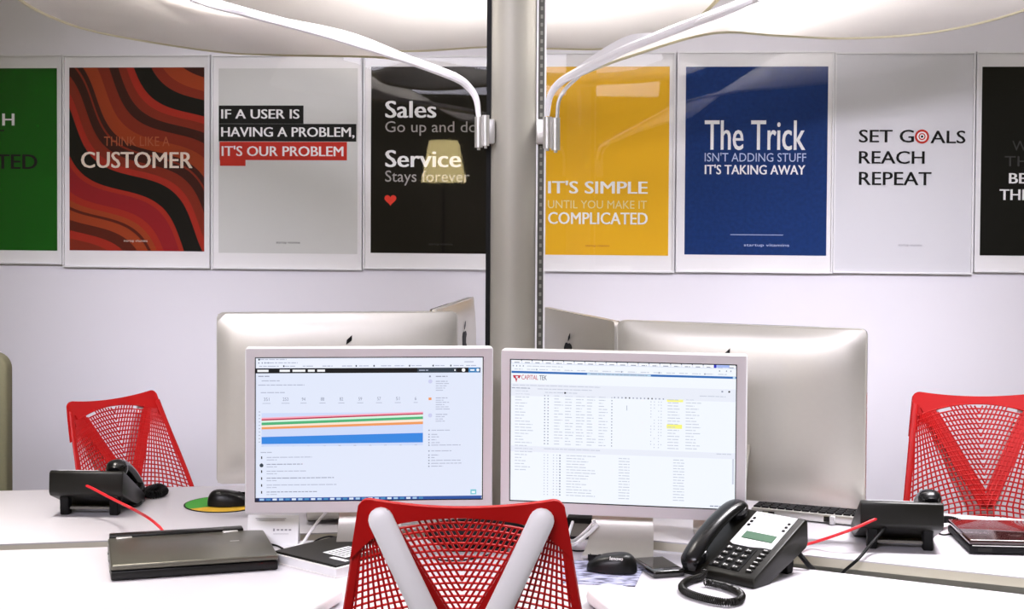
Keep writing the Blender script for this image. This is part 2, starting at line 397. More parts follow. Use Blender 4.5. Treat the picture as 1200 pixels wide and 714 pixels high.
VIT = 'startup vitamins'
p = Poster('green poster with white and black capitals, cut by the photo edge', (-98, 72, 64, 309), (-90, 66, 80, 294), mat('green_print', (0.004, 0.11, 0.004), 0.6, spec=0.08, noise=0.05, nscale=20))
p.text('H', 1.5, 16, 133, 147, P_W, 0.022); p.text('T', -9, 4, 152, 166, P_K, 0.02); p.text('TED', -6, 43, 181, 198, P_K, 0.02); p.done()
p = Poster('red wave patterned poster reading think like a customer', (73, 245.5, 64, 314), (80, 238.5, 79, 295), None)
p.art.data.materials.clear(); p.art.data.materials.append(wave_material(p.aw, p.ah))
p.text('THINK LIKE A', 121, 198, 160, 171, P_OR, 0.0); p.text('CUSTOMER', 94, 225, 178, 197, P_CR, 0.02); p.text(VIT, 144, 172, 281, 284.5, P_CR); p.done()
p = Poster('pale grey poster saying if a user is having a problem', (247.5, 424, 64, 316), (255.5, 418, 80, 298), mat('pale_grey_print', (0.66, 0.665, 0.63), 0.6, spec=0.08))
p.rect(255.5, 355, 123.5, 145, P_K); p.rect(255.5, 417, 145, 166, P_K, 0.0001); p.rect(256.5, 406, 166, 188, P_R, 0.0002); p.rect(257, 287, 187, 194.5, P_R, 0.0001)
p.text('IF A USER IS', 258.5, 350.5, 128, 139, P_W, 0.022); p.text('HAVING A PROBLEM,', 258.5, 415, 149, 162, P_W, 0.022); p.text("IT'S OUR PROBLEM", 259, 402, 171, 183, P_W, 0.022); p.text(VIT, 323, 351, 283, 286.5, P_K); p.done()
p = Poster('black poster comparing sales with service, red heart below', (425.5, 603, 65, 316), (434.5, 594, 78, 298), mat('black_brown_print', (0.006, 0.004, 0.002), 0.6, spec=0.08))
p.text('Sales', 451, 511, 118, 138, P_W, 0.022); p.text('Go up and down', 451, 582, 142, 159, P_G); p.text('Service', 451, 540, 176, 196, P_W, 0.022); p.text('Stays forever', 451, 550, 200, 217.5, P_G); p.text(VIT, 502, 530, 285, 288.5, P_DG)
hx, hz = p.loc(457, 234); hs = (p.loc(464, 234)[0] - hx) / 16; b = MB()
b.quad([(hs * 16 * math.sin(t_) ** 3, 0, hs * (13 * math.cos(t_) - 5 * math.cos(2 * t_) - 2 * math.cos(3 * t_) - math.cos(4 * t_))) for t_ in [2 * math.pi * k / 40 for k in range(40)]])
b.build('heart', mat('heart_red', (0.75, 0.05, 0.03), 0.6, spec=0.08), p.t, loc=(hx, p.yl - 0.0006, hz), smooth=0)
p = Poster("yellow poster saying it's simple until complicated", (616, 791, 61, 319), (625, 783, 78, 300), mat('yellow_print', (0.78, 0.44, 0.018), 0.6, spec=0.08, noise=0.02, nscale=8))
p.text("IT'S SIMPLE", 642, 759, 212, 227, P_W, 0.022); p.text('UNTIL YOU MAKE IT', 642, 758, 235, 244.5, P_LY); p.text('COMPLICATED', 642, 759, 249, 263, P_W, 0.022); p.text(VIT, 686, 714, 287, 290, P_OR); p.done()
p = Poster('dark blue poster headed with large white words the trick', (793, 977, 60, 320), (804, 968.5, 78, 300), mat('blue_print', (0.006, 0.030, 0.14), 0.6, spec=0.08, noise=0.35, nscale=70))
p.text('The Trick', 826, 944, 141, 176, P_W, 0.014); p.text("ISN'T ADDING STUFF", 826, 945, 179, 189.5, P_LB, 0.002); p.text("IT'S TAKING AWAY", 826, 944, 193, 204.5, P_W, 0.022); p.rect(856, 918, 274.8, 276, P_LB, 0.0006, 'small_print'); p.text(VIT, 872, 925, 286, 290, P_LB); p.done()
p = Poster('plain white glossy poster, set goals reach repeat, red target', (977.5, 1142, 61, 321), None, None, mat('grey_white_print', (0.72, 0.72, 0.74), 0.6, spec=0.08))
p.text('SET G', 1007, 1071.5, 152, 167, P_K, 0.014); p.text('ALS', 1091, 1132, 153, 168, P_K, 0.014); p.text('REACH', 1007, 1084, 177, 192, P_K, 0.014); p.text('REPEAT', 1007, 1092, 201.5, 217, P_K, 0.014); p.text(VIT, 1053, 1081, 286, 289.5, M_ink)
p.target(1081, 160, [(8.5, P_R), (6, P_W), (4.2, P_R), (2.8, P_W), (1.5, P_K)])
p = Poster('black poster with white capitals, cut by the right photo edge', (1143.5, 1316, 60, 320), (1152, 1307, 78, 301), mat('pure_black_print', (0.002, 0.002, 0.002), 0.6, spec=0.08))
p.text('W', 1187, 1205, 165, 177, P_DG); p.text('THI', 1178, 1212, 183, 195, P_DG); p.text('BE', 1183, 1204, 203, 215, P_W, 0.022); p.text('THE', 1172, 1207, 222, 234.5, P_W, 0.022); p.done()

# ------------------------------------------------------------------ canopies held by the pole
def canopy(label, far, near, rod, clamp_px, stem2, blade=None):
    """far / near: rim points (px, py, Y); rod: stem path; the fabric is lofted between the rims"""
    o = Vector((PX, PY, 0))
    F = smooth_path([at_y(*q) - o for q in far], 10); N = smooth_path([at_y(*q) - o for q in near], 10)
    def samp(P, u):
        t = u * (len(P) - 1); i = min(int(t), len(P) - 2); return P[i].lerp(P[i + 1], t - i)
    t = thing('desk_canopy', label, 'canopy', o)
    b = MB(); b.grid(lambda u, v: samp(F, u).lerp(samp(N, u), v) + Vector((0, 0, 0.05 * math.sin(math.pi * v) * math.sin(math.pi * u))), 40, 12, 0.002)
    fb = b.build('fabric', M_fabric, t, smooth=60)
    b = MB(); b.tube(F, 0.006, 8); b.build('rim', mat('canopy_rim', (0.62, 0.57, 0.38), 0.5), t)
    b = MB(); b.tube(N, 0.008, 8); b.build('rim', M_white, t)
    if rod:
        b = MB(); pts = smooth_path([at_y(*q) - o for q in rod], 8); n = len(pts)
        b.tube(pts, [0.006 + 0.005 * min(1, i / n * 2.5) for i in range(n)], 10); b.build('stem', M_white, t)
    if stem2:
        b = MB(); b.tube(smooth_path([at_y(*q) - o for q in stem2], 8), 0.0045, 8); b.build('support_wire', M_alu, t)
    if blade:
        b = MB()
        Ua = smooth_path([at_y(*q) - o for q in blade[0]], 8); La = smooth_path([at_y(*q) - o for q in blade[1]], 8)
        b.grid(lambda u, v: samp(Ua, u).lerp(samp(La, u), v), 24, 3, 0.004); b.build('blade', M_white, t)
    if clamp_px:
        b = MB()
        for (px, y0, y1, r) in clamp_px:
            a = at_y(px, y0, PY - 0.045) - o; c = at_y(px, y1, PY - 0.045) - o
            b.tube([a, c], r, 14); b.tube([c, c - Vector((0, 0, 0.006))], r * 0.4, 8)
        b.box((((at_y(clamp_px[0][0], 155, PY - 0.045) - o).x + (0.06 if clamp_px[0][0] > 600 else -0.06)) / 2, -0.025, (at_y(600, 155, PY)).z), (abs((at_y(clamp_px[0][0], 155, PY - 0.045) - o).x) - 0.04, 0.035, 0.06), 0.004)
        b.build('clamp', M_alu, t)
    return t
canopy('bright white boat-shaped canopy arching over the right desk',
       [(672, 90, 3.50), (735, 66, 3.62), (835, 38, 3.95), (915, 41, 4.25), (1000, 44, 4.4), (1100, 36, 4.45), (1200, 11, 4.35), (1310, -40, 4.1), (1400, -120, 3.8)],
       [(672, 90, 3.48), (735, 58, 3.42), (800, 33, 3.35), (885, -2, 3.2), (1000, -75, 3.35), (1120, -130, 3.5), (1260, -150, 3.6), (1350, -150, 3.7), (1400, -120, 3.8)],
       [(641, 136, 3.515), (645, 112, 3.51), (656, 97, 3.50), (678, 84, 3.46), (720, 63, 3.42), (770, 43, 3.37), (830, 19, 3.30), (890, -4, 3.19)],
       [(641.5, 137, 174, 0.011), (651, 138, 176, 0.011)],
       [(653, 138, 3.515), (655, 118, 3.515), (664, 103, 3.51), (679, 89, 3.49)],
       ([(655, 97, 3.485), (690, 68, 3.44), (735, 42, 3.40), (775, 38, 3.37)], [(655, 99, 3.485), (690, 84, 3.44), (735, 62, 3.40), (775, 42, 3.37)]))
canopy('cream canopy arching over the left desk on a thin stem',
       [(534, 89, 3.50), (470, 70, 3.8), (430, 65.5, 4.1), (330, 63.5, 4.4), (250, 59, 4.5), (125, 39, 4.45), (60, 19, 4.3), (10, -12, 4.1), (-60, -90, 3.8)],
       [(534, 89, 3.49), (450, 61, 3.42), (375, 38, 3.36), (300, 18, 3.28), (225, -3, 3.18), (130, -60, 3.35), (40, -105, 3.5), (-30, -115, 3.6), (-60, -90, 3.8)],
       [(561, 137, 3.515), (558, 116, 3.515), (549, 102, 3.51), (534, 91, 3.49), (495, 76, 3.46), (450, 61, 3.42), (375, 38, 3.36), (300, 18, 3.28), (225, -3, 3.18)],
       [(569, 135, 171, 0.009), (561, 137, 173, 0.010)], None)
canopy('pale canopy spreading behind the column towards the poster wall',
       [(170, -40, 3.9), (300, 28, 4.4), (400, 54, 4.6), (480, 59, 4.7), (575, 54, 4.75), (640, 56, 4.75), (720, 55, 4.7), (800, 34, 4.5), (880, -40, 3.9)],
       [(170, -40, 3.9), (260, -75, 3.8), (380, -60, 3.75), (480, -40, 3.72), (570, -30, 3.68), (640, -30, 3.68), (720, -45, 3.72), (800, -65, 3.8), (880, -40, 3.9)],
       [(606, 60, 3.63), (606, 10, 3.63), (604, -20, 3.65), (603, -32, 3.68)], None, None)

# ------------------------------------------------------------------ monitors
def ring(b, w, h, x0, x1, z0, z1, y0, y1):
    b.box(((0), (y0 + y1) / 2, (z0) / 2), (w, y1 - y0, z0)); b.box((0, (y0 + y1) / 2, (h + z1) / 2), (w, y1 - y0, h - z1))
    b.box(((-w / 2 + x0) / 2, (y0 + y1) / 2, (z0 + z1) / 2), (x0 + w / 2, y1 - y0, z1 - z0)); b.box(((w / 2 + x1) / 2, (y0 + y1) / 2, (z0 + z1) / 2), (w / 2 - x1, y1 - y0, z1 - z0))
def monitor(label, bottom_px, Y, rz, screen_fn):
    pb = at_y(*bottom_px, Y); w, h = 0.553, 0.372; zb = pb.z - DZ
    t = thing('monitor', label, 'monitor', (pb.x, pb.y, DZ), rz, 'lit silver monitors on the front desk')
    x0, x1, z0, z1 = -w / 2 + 0.0225, w / 2 - 0.0225, 0.0275, h - 0.0215
    O = T(0, 0, zb)
    b = MB(); b.box((0, 0.022, h / 2), (w, 0.036, h), 0.008, 3, M=O); b.build('housing', M_acryl, t)
    b = MB(); bb = MB(); ring(bb, w - 0.006, h - 0.006, x0, x1, z0 - 0.003, z1 - 0.003, -0.0005, 0.0045)
    bb.build('bezel', M_bezel, t, loc=(0, 0, zb + 0.003), smooth=0); b.bm.free()
    b = MB(); ring(b, x1 - x0, z1 - z0, x0 + 0.002, x1 - 0.002, 0.002, z1 - z0 - 0.002, -0.001, 0.003); b.build('screen_gasket', M_blackm, t, loc=(0, 0, zb + z0), smooth=0)
    screen_fn(t, x0 + 0.0015, x1 - 0.0015, zb + z0 + 0.0015, zb + z1 - 0.0015)
    # bent aluminium stand
    prof = smooth_path([(0, 0.045, zb + 0.16), (0, 0.050, zb + 0.06), (0, 0.046, 0.078), (0, 0.032, 0.046), (0, 0.006, 0.022), (0, -0.035, 0.009), (0, -0.078, 0.0045)], 6)
    b = MB()
    b.grid(lambda u, v: prof[min(int(u * (len(prof) - 1) + 0.5), len(prof) - 1)] + Vector(((v - 0.5) * (0.128 + 0.028 * u), 0, 0)), len(prof) - 1, 6, 0.007)
    b.build('stand', M_shell, t)
    return t
G = lambda n, r, g, bb: glow('screen_' + n, srgb(r, g, bb), 1.0)
class UI:
    def __init__(s, t, x0, x1, z0, z1, px0, px1, top, bot):
        s.t, s.x0, s.x1, s.z0, s.z1 = t, x0, x1, z0, z1; s.px0, s.px1, s.top, s.bot = px0, px1, top, bot
        s.b = MB(); s.mats = []; s.n = 0
        s.fontm = None
    def use(s, m):
        if m not in s.mats: s.mats.append(m)
        s.b.mi = s.mats.index(m)
    def pt(s, px, py):
        u = (px - s.px0) / (s.px1 - s.px0); t = s.top[0] + (s.top[1] - s.top[0]) * u; bo = s.bot[0] + (s.bot[1] - s.bot[0]) * u
        v = (py - t) / (bo - t); return s.x0 + (s.x1 - s.x0) * u, s.z1 - (s.z1 - s.z0) * v
    def row(s, a, b_, y0, y1, m, dy=1): # rectangle in screen-fraction pixels of the left edge
        s.use(m); k = (s.x1 - s.x0) / (s.px1 - s.px0); kz = (s.z1 - s.z0) / (s.bot[0] - s.top[0]); y = 0.0016 - dy * 0.0002
        xa, xb = s.x0 + (a - s.px0) * k, s.x0 + (b_ - s.px0) * k; za, zb = s.z1 - (y0 - s.top[0]) * kz, s.z1 - (y1 - s.top[0]) * kz
        s.b.quad([(xa, y, zb), (xb, y, zb), (xb, y, za), (xa, y, za)])
    def poly(s, pts, m, dy=1):
        s.use(m); k = (s.x1 - s.x0) / (s.px1 - s.px0); kz = (s.z1 - s.z0) / (s.bot[0] - s.top[0]); y = 0.0016 - dy * 0.0002
        s.b.quad([(s.x0 + (a - s.px0) * k, y, s.z1 - (c - s.top[0]) * kz) for a, c in pts])
    def text(s, body, a, b_, y0, y1, m, off=0.0, dy=2):
        s.use(m); k = (s.x1 - s.x0) / (s.px1 - s.px0); kz = (s.z1 - s.z0) / (s.bot[0] - s.top[0]); y = 0.0016 - dy * 0.0002
        text_into(s.b, body, s.x0 + (a - s.px0) * k, s.x0 + (b_ - s.px0) * k, s.z1 - (y1 - s.top[0]) * kz, s.z1 - (y0 - s.top[0]) * kz, y, off)
    def dashes(s, a, b_, y, m, h=1.0, dy=1):
        x = a
        while x < b_:
            w = random.uniform(3, 9); s.row(x, min(x + w, b_), y - h / 2, y + h / 2, m, dy); x += w + 0.9
    def done(s):
        # base panel
        s.use(s.base); s.b.box(((s.x0 + s.x1) / 2, 0.0035, (s.z0 + s.z1) / 2), (s.x1 - s.x0, 0.004, s.z1 - s.z0))
        s.b.build('screen', s.mats, s.t, smooth=0)
def screen_dashboard(t, x0, x1, z0, z1):
    s = UI(t, x0, x1, z0, z1, 299, 567, (418, 418), (589.5, 589.5)); s.base = G('paleblue', 226, 233, 251)
    gr = G('grey', 176, 182, 204); g2 = G('midgrey', 140, 146, 168); K = G('black', 12, 14, 16); Wh = G('white', 250, 252, 255); dk = G('dusk', 50, 62, 74)
    s.row(299, 567, 418, 430, G('tabwhite', 236, 241, 254)); s.dashes(304, 335, 420, gr, 1, 2); s.row(302, 304, 419, 421, dk, 2)
    s.dashes(310, 348, 424, gr, 1, 2)
    for x in (302, 306, 309, 313): s.row(x, x + 1.4, 423.2, 424.8, g2, 2)
    for a in (301, 312, 331, 352, 375, 398, 418, 444, 460, 480, 508, 530, 545): s.dashes(a + 2, a + 14, 428, gr, 1, 2)
    for a in (331, 416, 437, 479, 507, 528): s.row(a, a + 1.6, 427, 429, dk, 2)
    s.row(545, 556, 423, 424, gr, 2); s.row(299, 564, 430.5, 436.5, K)
    for a, c in ((301, 314), (327, 339), (342, 357), (360, 368), (371, 380)): s.row(a, c, 432.2, 434.8, Wh, 2)
    s.row(489, 536, 430.5, 436.5, dk, 2); s.dashes(491, 502, 433.5, gr, 1.2, 3); s.row(533, 534.5, 432.5, 434.5, Wh, 3)
    s.row(550, 563, 430.5, 436.5, G('bluebutton', 58, 130, 190), 2); s.row(552, 557, 432.6, 434.4, Wh, 3)
    s.poly([(544 + 2.2 * math.cos(k * math.pi / 6), 433.4 + 2.2 * math.sin(k * math.pi / 6)) for k in range(12)][::-1], Wh, 3)
    s.poly([(561 + 1.8 * math.cos(k * math.pi / 6), 433.4 + 1.8 * math.sin(k * math.pi / 6)) for k in range(12)][::-1], Wh, 3)
    s.dashes(302, 315, 440, g2); s.dashes(306, 327, 445.5, gr); s.dashes(302, 356, 450.5, gr); s.dashes(305, 333, 459.5, gr)
    for i, n in enumerate(('351', '253', '94', '88', '82', '59', '57', '51', '6')):
        a = 308.5 + i * 22.2; w = 6.5 if len(n) == 3 else (4.2 if len(n) == 2 else 2)
        s.text(n, a, a + w, 465.5, 469.5, g2, 0.0, 1); s.row(a - 1.5, a + w + 1.5, 472, 472.7, gr)
    L, Rr = 306, 496
    # stacked chart bands
    s.row(L, Rr, 484, 524, G('chartpale', 208, 220, 250))
    def band(a0, a1, b0, b1, m, d): s.poly([(L, b0), (Rr, b1), (Rr, a1), (L, a0)], m, d)
    band(489.5, 483.5, 491.5, 485.5, G('pink', 250, 170, 190), 2); band(491.3, 485.2, 493, 486.6, G('crimson', 190, 40, 80), 3)
    band(493, 486.6, 495.5, 489.5, G('mint', 214, 245, 226), 2); band(495.3, 489.3, 498.5, 492.3, G('green', 78, 178, 120), 3)
    band(498.5, 492.3, 500.8, 495.6, G('cream', 250, 232, 214), 2); band(500.8, 495.4, 503.4, 498.4, G('orange', 240, 154, 92), 3)
    band(512.5, 509, 521, 520.5, G('blue', 52, 136, 226), 2)
    for y in (482, 486, 490, 494, 498, 502, 506, 510, 514, 518): s.row(302.5, 304.5, y, y + 1, gr)
    for k in range(11): s.row(306 + k * 18, 309 + k * 18, 523, 524, gr)
    s.dashes(305, 318, 531, gr)
    for i, e in enumerate((365, 354, 358, 391, 394, 371)):
        y = 537 + i * 8.3; s.row(305.5, 306.8, y - 1.3, y + 1.8, K, 2); s.dashes(312, e, y, g2 if i % 2 else gr, 0.9); s.dashes(312, 324, y + 3, gr, 0.8)
    s.poly([(306 + 2.3 * math.cos(k * math.pi / 6), 546.5 + 2.3 * math.sin(k * math.pi / 6)) for k in range(12)][::-1], dk, 3)
    for y, n in ((441, 0), (447, 4), (467, 5), (487, 3)):
        s.dashes(511, 525, y, g2 if n == 0 else gr)
        for k in range(n): s.dashes(511, 511 + random.uniform(9, 17), y + 2.7 * (k + 1), gr, 0.8)
    s.row(502.5, 506, 466.5, 469.5, G('orange', 240, 154, 92), 2); s.row(503, 505, 440, 442, g2, 2)
    for y in (447, 488): s.poly([(504.5 + 2.5 * math.cos(k * math.pi / 6), y + 2.5 * math.sin(k * math.pi / 6)) for k in range(12)][::-1], G('lavender', 205, 208, 240), 2)
    for y, e in ((506, 528), (511, 513), (514, 515), (517.5, 512), (521, 516), (524, 541), (531, 530), (536, 515), (539, 511), (542.5, 541), (546, 542), (549.5, 520)):
        s.row(502.5, 504, y - .7, y + .7, g2, 2); s.dashes(506, e, y, gr, 0.9)
    s.row(566, 567, 418, 589, Wh)
    s.row(299, 567, 585.5, 589.5, G('taskbar', 42, 84, 160)); s.row(299, 303, 585.5, 589.5, G('navy', 20, 30, 70), 2)
    for k in range(26): s.row(304 + k * 7.5, 309 + k * 7.5, 586.3, 588.6, (G('taskpale', 170, 205, 235), G('taskteal', 70, 140, 190), G('taskwhite', 225, 235, 250))[k % 3], 3)
    s.row(553, 560, 578, 584, G('teal', 120, 200, 215), 2); s.row(554.5, 558.5, 580, 582.5, Wh, 3)
    s.done()
def screen_table(t, x0, x1, z0, z1):
    s = UI(t, x0, x1, z0, z1, 592.5, 858, (418, 418), (590, 590)); s.base = G('icewhite', 243, 248, 255)
    gr = G('silver', 196, 202, 218); g2 = G('steelgrey', 150, 158, 178); K = G('black', 12, 14, 16); Wh = G('white', 250, 252, 255)
    s.row(592.5, 858, 418, 423, G('tabstrip', 225, 231, 245))
    for k in range(21): s.row(594 + k * 12.6, 605 + k * 12.6, 418.8, 421.8, Wh, 2); s.dashes(597 + k * 12.6, 603 + k * 12.6, 421.3, g2, 1, 3); s.row(605 + k * 12.6, 606 + k * 12.6, 418, 419.2, K, 3)
    s.row(828, 833, 418.5, 421.5, Wh, 4); s.row(832, 835, 418.3, 422, G('deepblue', 40, 50, 190), 5); s.row(835, 850, 418.3, 421.5, G('tabblue', 170, 190, 245), 4)
    for x in (595, 599, 603, 607, 838, 846, 851): s.row(x, x + 1.3, 424.7, 426.3, g2, 2)
    s.dashes(612, 655, 425.5, gr, 0.9)
    for k in range(17): s.dashes(597 + k * 15, 607 + k * 15, 429.5, gr, 0.9)
    for x in (623, 724, 768, 821): s.row(x, x + 1.5, 428.7, 430.5, g2, 2)
    s.row(593.5, 858, 431.8, 434.4, G('barblue', 44, 108, 184)); s.row(684, 759, 432.2, 434.2, G('barpale', 190, 220, 240), 2); s.dashes(688, 755, 433.2, g2, 0.9, 3); s.row(854, 857, 432, 434.2, G('barpale', 190, 220, 240), 2)
    Rd = G('logored', 196, 50, 76)
    s.poly([(595, 437), (605, 437), (603, 441), (601, 440), (599.3, 446), (597.5, 440), (596.5, 441)][::-1], Rd, 2); s.poly([(598.3, 438.2), (601.7, 438.2), (600, 441.5)][::-1], s.base, 3)
    s.text('CAPITAL', 605.5, 625.5, 436.3, 442, Rd, 0.01); s.text('TEK', 627, 636, 436.3, 442, G('logogrey', 92, 96, 112), 0.01)
    s.row(592.5, 858, 447, 462, G('panelgrey', 234, 238, 249))
    s.dashes(595, 700, 449, gr, .9, 2); s.dashes(594, 616, 452.5, g2, .9, 2); s.dashes(625, 690, 453, gr, .9, 2); s.dashes(634, 673, 457, gr, .9, 2); s.row(657, 659, 456, 458, K, 3)
    s.row(841, 843, 449, 451, g2, 2); s.row(849, 851, 449, 451, K, 2); s.dashes(816, 846, 456, gr, .9, 2)
    # side list
    for k in range(27):
        s.dashes(598, 598 + random.uniform(8, 22), 456 + k * 3.7, gr, 0.9); 
    # upper table
    for r in range(17):
        y = 461 + r * 3.65
        for x in (633, 637): s.row(x, x + 1.4, y - .7, y + .7, g2)
        for x in (645, 658, 671, 684, 698):
            s.dashes(x, x + random.uniform(5, 11), y, gr, 0.9)
        s.row(713, 714.2, y - .7, y + .7, g2)
        for x in (759, 763, 768, 771): 
            if random.random() < .8: s.row(x, x + 1.1, y - .6, y + .6, gr)
        s.dashes(779, 779 + random.uniform(9, 15), y + 0.5, gr, 0.9, 2); s.dashes(800, 800 + random.uniform(9, 18), y, gr, 0.9)
    for k in range(14): s.row(716 + k * 4.4, 717.4 + k * 4.4, 460, 461.6, K if k in (3, 4, 9, 10) else g2, 2)
    s.row(731, 731.6, 470, 476, g2, 2)
    Y = G('highlight', 250, 247, 130)
    s.row(778, 797, 460.8, 464, Y, 1); s.row(778, 796, 491, 496, Y, 1); s.row(592.5, 858, 523, 530, G('panelgrey', 234, 238, 249)); s.dashes(633, 700, 525.5, gr, .9, 2); s.dashes(836, 853, 524.5, gr, .9, 2)
    for r in range(15):
        y = 533 + r * 3.45
        for x in (633, 637, 644, 648): s.row(x, x + 1.3, y - .6, y + .6, gr)
        s.row(651.5, 653.2, y - .8, y + .8, g2); s.dashes(660, 660 + random.uniform(14, 36), y, gr, 0.9)
        s.dashes(722, 735, y + 1.2, gr, .9); s.dashes(786, 799, y + .6, gr, .9)
    s.dashes(829, 851, 587, g2, 1.3, 2); s.row(854.5, 856, 530, 560, gr)
    s.done()
monitor('lit silver monitor showing a dashboard with blue area chart', (433, 601.5), 3.23, R(5), screen_dashboard)
monitor('lit silver monitor showing a spreadsheet with yellow cells', (727.5, 607), 3.23, R(-10), screen_table)

# ------------------------------------------------------------------ all-in-one computers seen from behind
def logo_mesh(b, cx, cz, s, y):
    body = [(0, 0.30), (0.12, 0.34), (0.27, 0.30), (0.36, 0.2), (0.25, 0.08), (0.24, -0.08), (0.38, -0.2), (0.28, -0.4), (0.14, -0.5), (0.0, -0.46), (-0.14, -0.5), (-0.28, -0.4), (-0.40, -0.12), (-0.36, 0.16), (-0.24, 0.31), (-0.12, 0.34)]
    leaf = [(0.0, 0.40), (0.02, 0.54), (0.17, 0.68), (0.16, 0.52)]
    for P in (body, leaf):
        b.prism([(cx + x * s, cz + z * s) for x, z in P][::-1], 0, 0.0015, M=Matrix(((1, 0, 0, 0), (0, 0, -1, y), (0, 1, 0, 0), (0, 0, 0, 1))))
def allinone(label, w, h, center_top_px, Y, rz, pos=None, logo_x=0.0):
    if pos is None:
        pt = at_y(*center_top_px, Y); zt = pt.z - DZ; x, y = pt.x, pt.y
    else: x, y, zt = pos; zt -= DZ
    t = thing('desktop_computer', label, 'computer', (x, y, DZ), rz, 'silver computers seen from behind')
    zb = zt - h
    # y axis: +y is the screen side (away from us)
    rc = 0.016
    pol = arc(w / 2 - rc, h - rc, rc, 0, R(90), 5) + arc(-w / 2 + rc, h - rc, rc, R(90), R(180), 5) + arc(-w / 2 + rc, rc, rc, R(180), R(270), 5) + arc(w / 2 - rc, rc, rc, R(270), R(360), 5)
    MX = Matrix(((1, 0, 0, 0), (0, 0, -1, 0.034), (0, 1, 0, zb), (0, 0, 0, 1)))
    b = MB(); b.prism(pol, 0.0, 0.006, M=MX); b.build('display_glass', M_blackg, t)
    b = MB(); b.prism(pol, 0.006, 0.020, M=MX)
    # bulged rear shell
    def shell(u, v):
        X = (u - 0.5) * 2; Z = (v - 0.5) * 2
        e = (1 - abs(X) ** 4) * (1 - abs(Z) ** 4)
        return ((X * (w / 2 - 0.003)), 0.014 - 0.026 * e ** 0.7, zb + h / 2 + Z * (h / 2 - 0.003))
    b.grid(shell, 32, 24); b.build('rear_shell', M_shell, t)
    b = MB(); logo_mesh(b, logo_x, zb + h - 0.113, 0.085, -0.0105); b.build('logo', M_blackm, t)
    pr = smooth_path([(0, -0.012, zb + h * 0.33), (0, -0.06, zb + 0.06), (0, -0.095, 0.05), (0, -0.092, 0.018), (0, -0.06, 0.006), (0, 0.07, 0.0045)], 6)
    b = MB(); b.grid(lambda u, v: pr[min(int(u * (len(pr) - 1) + 0.5), len(pr) - 1)] + Vector(((v - 0.5) * 0.115 - 0.02, 0, 0)), len(pr) - 1, 6, 0.008); b.build('stand', M_shell, t)
    return t
allinone('silver computer back behind the dashboard monitor, logo peeking over', 0.598, 0.425, (397, 366.5), 3.60, R(8), logo_x=0.018)
allinone('large grey computer back behind the spreadsheet monitor', 0.60, 0.418, (863.5, 381), 3.43, R(-21), logo_x=-0.028)
# the two oblique ones
def two_point(label, n, f, top, length):
    d = Vector((f[0] - n[0], f[1] - n[1], 0)); d.normalize()
    return d
d = Vector((-0.108 + 0.193, 4.61 - 4.10, 0)).normalized()
c = Vector((-0.105, 4.60, 0)) - d * 0.28
allinone('silver computer back seen edge-on just left of the column', 0.56, 0.40, None, None, math.atan2(d.y, d.x), (c.x, c.y, 1.213))
d = Vector((0.269 - 0.099, 3.944 - 4.426, 0)).normalized()
c = Vector((0.269, 3.96, 0)) - d * 0.28
allinone('silver computer back seen obliquely just right of the column', 0.56, 0.40, None, None, math.atan2(d.y, d.x), (c.x, c.y, 1.19))

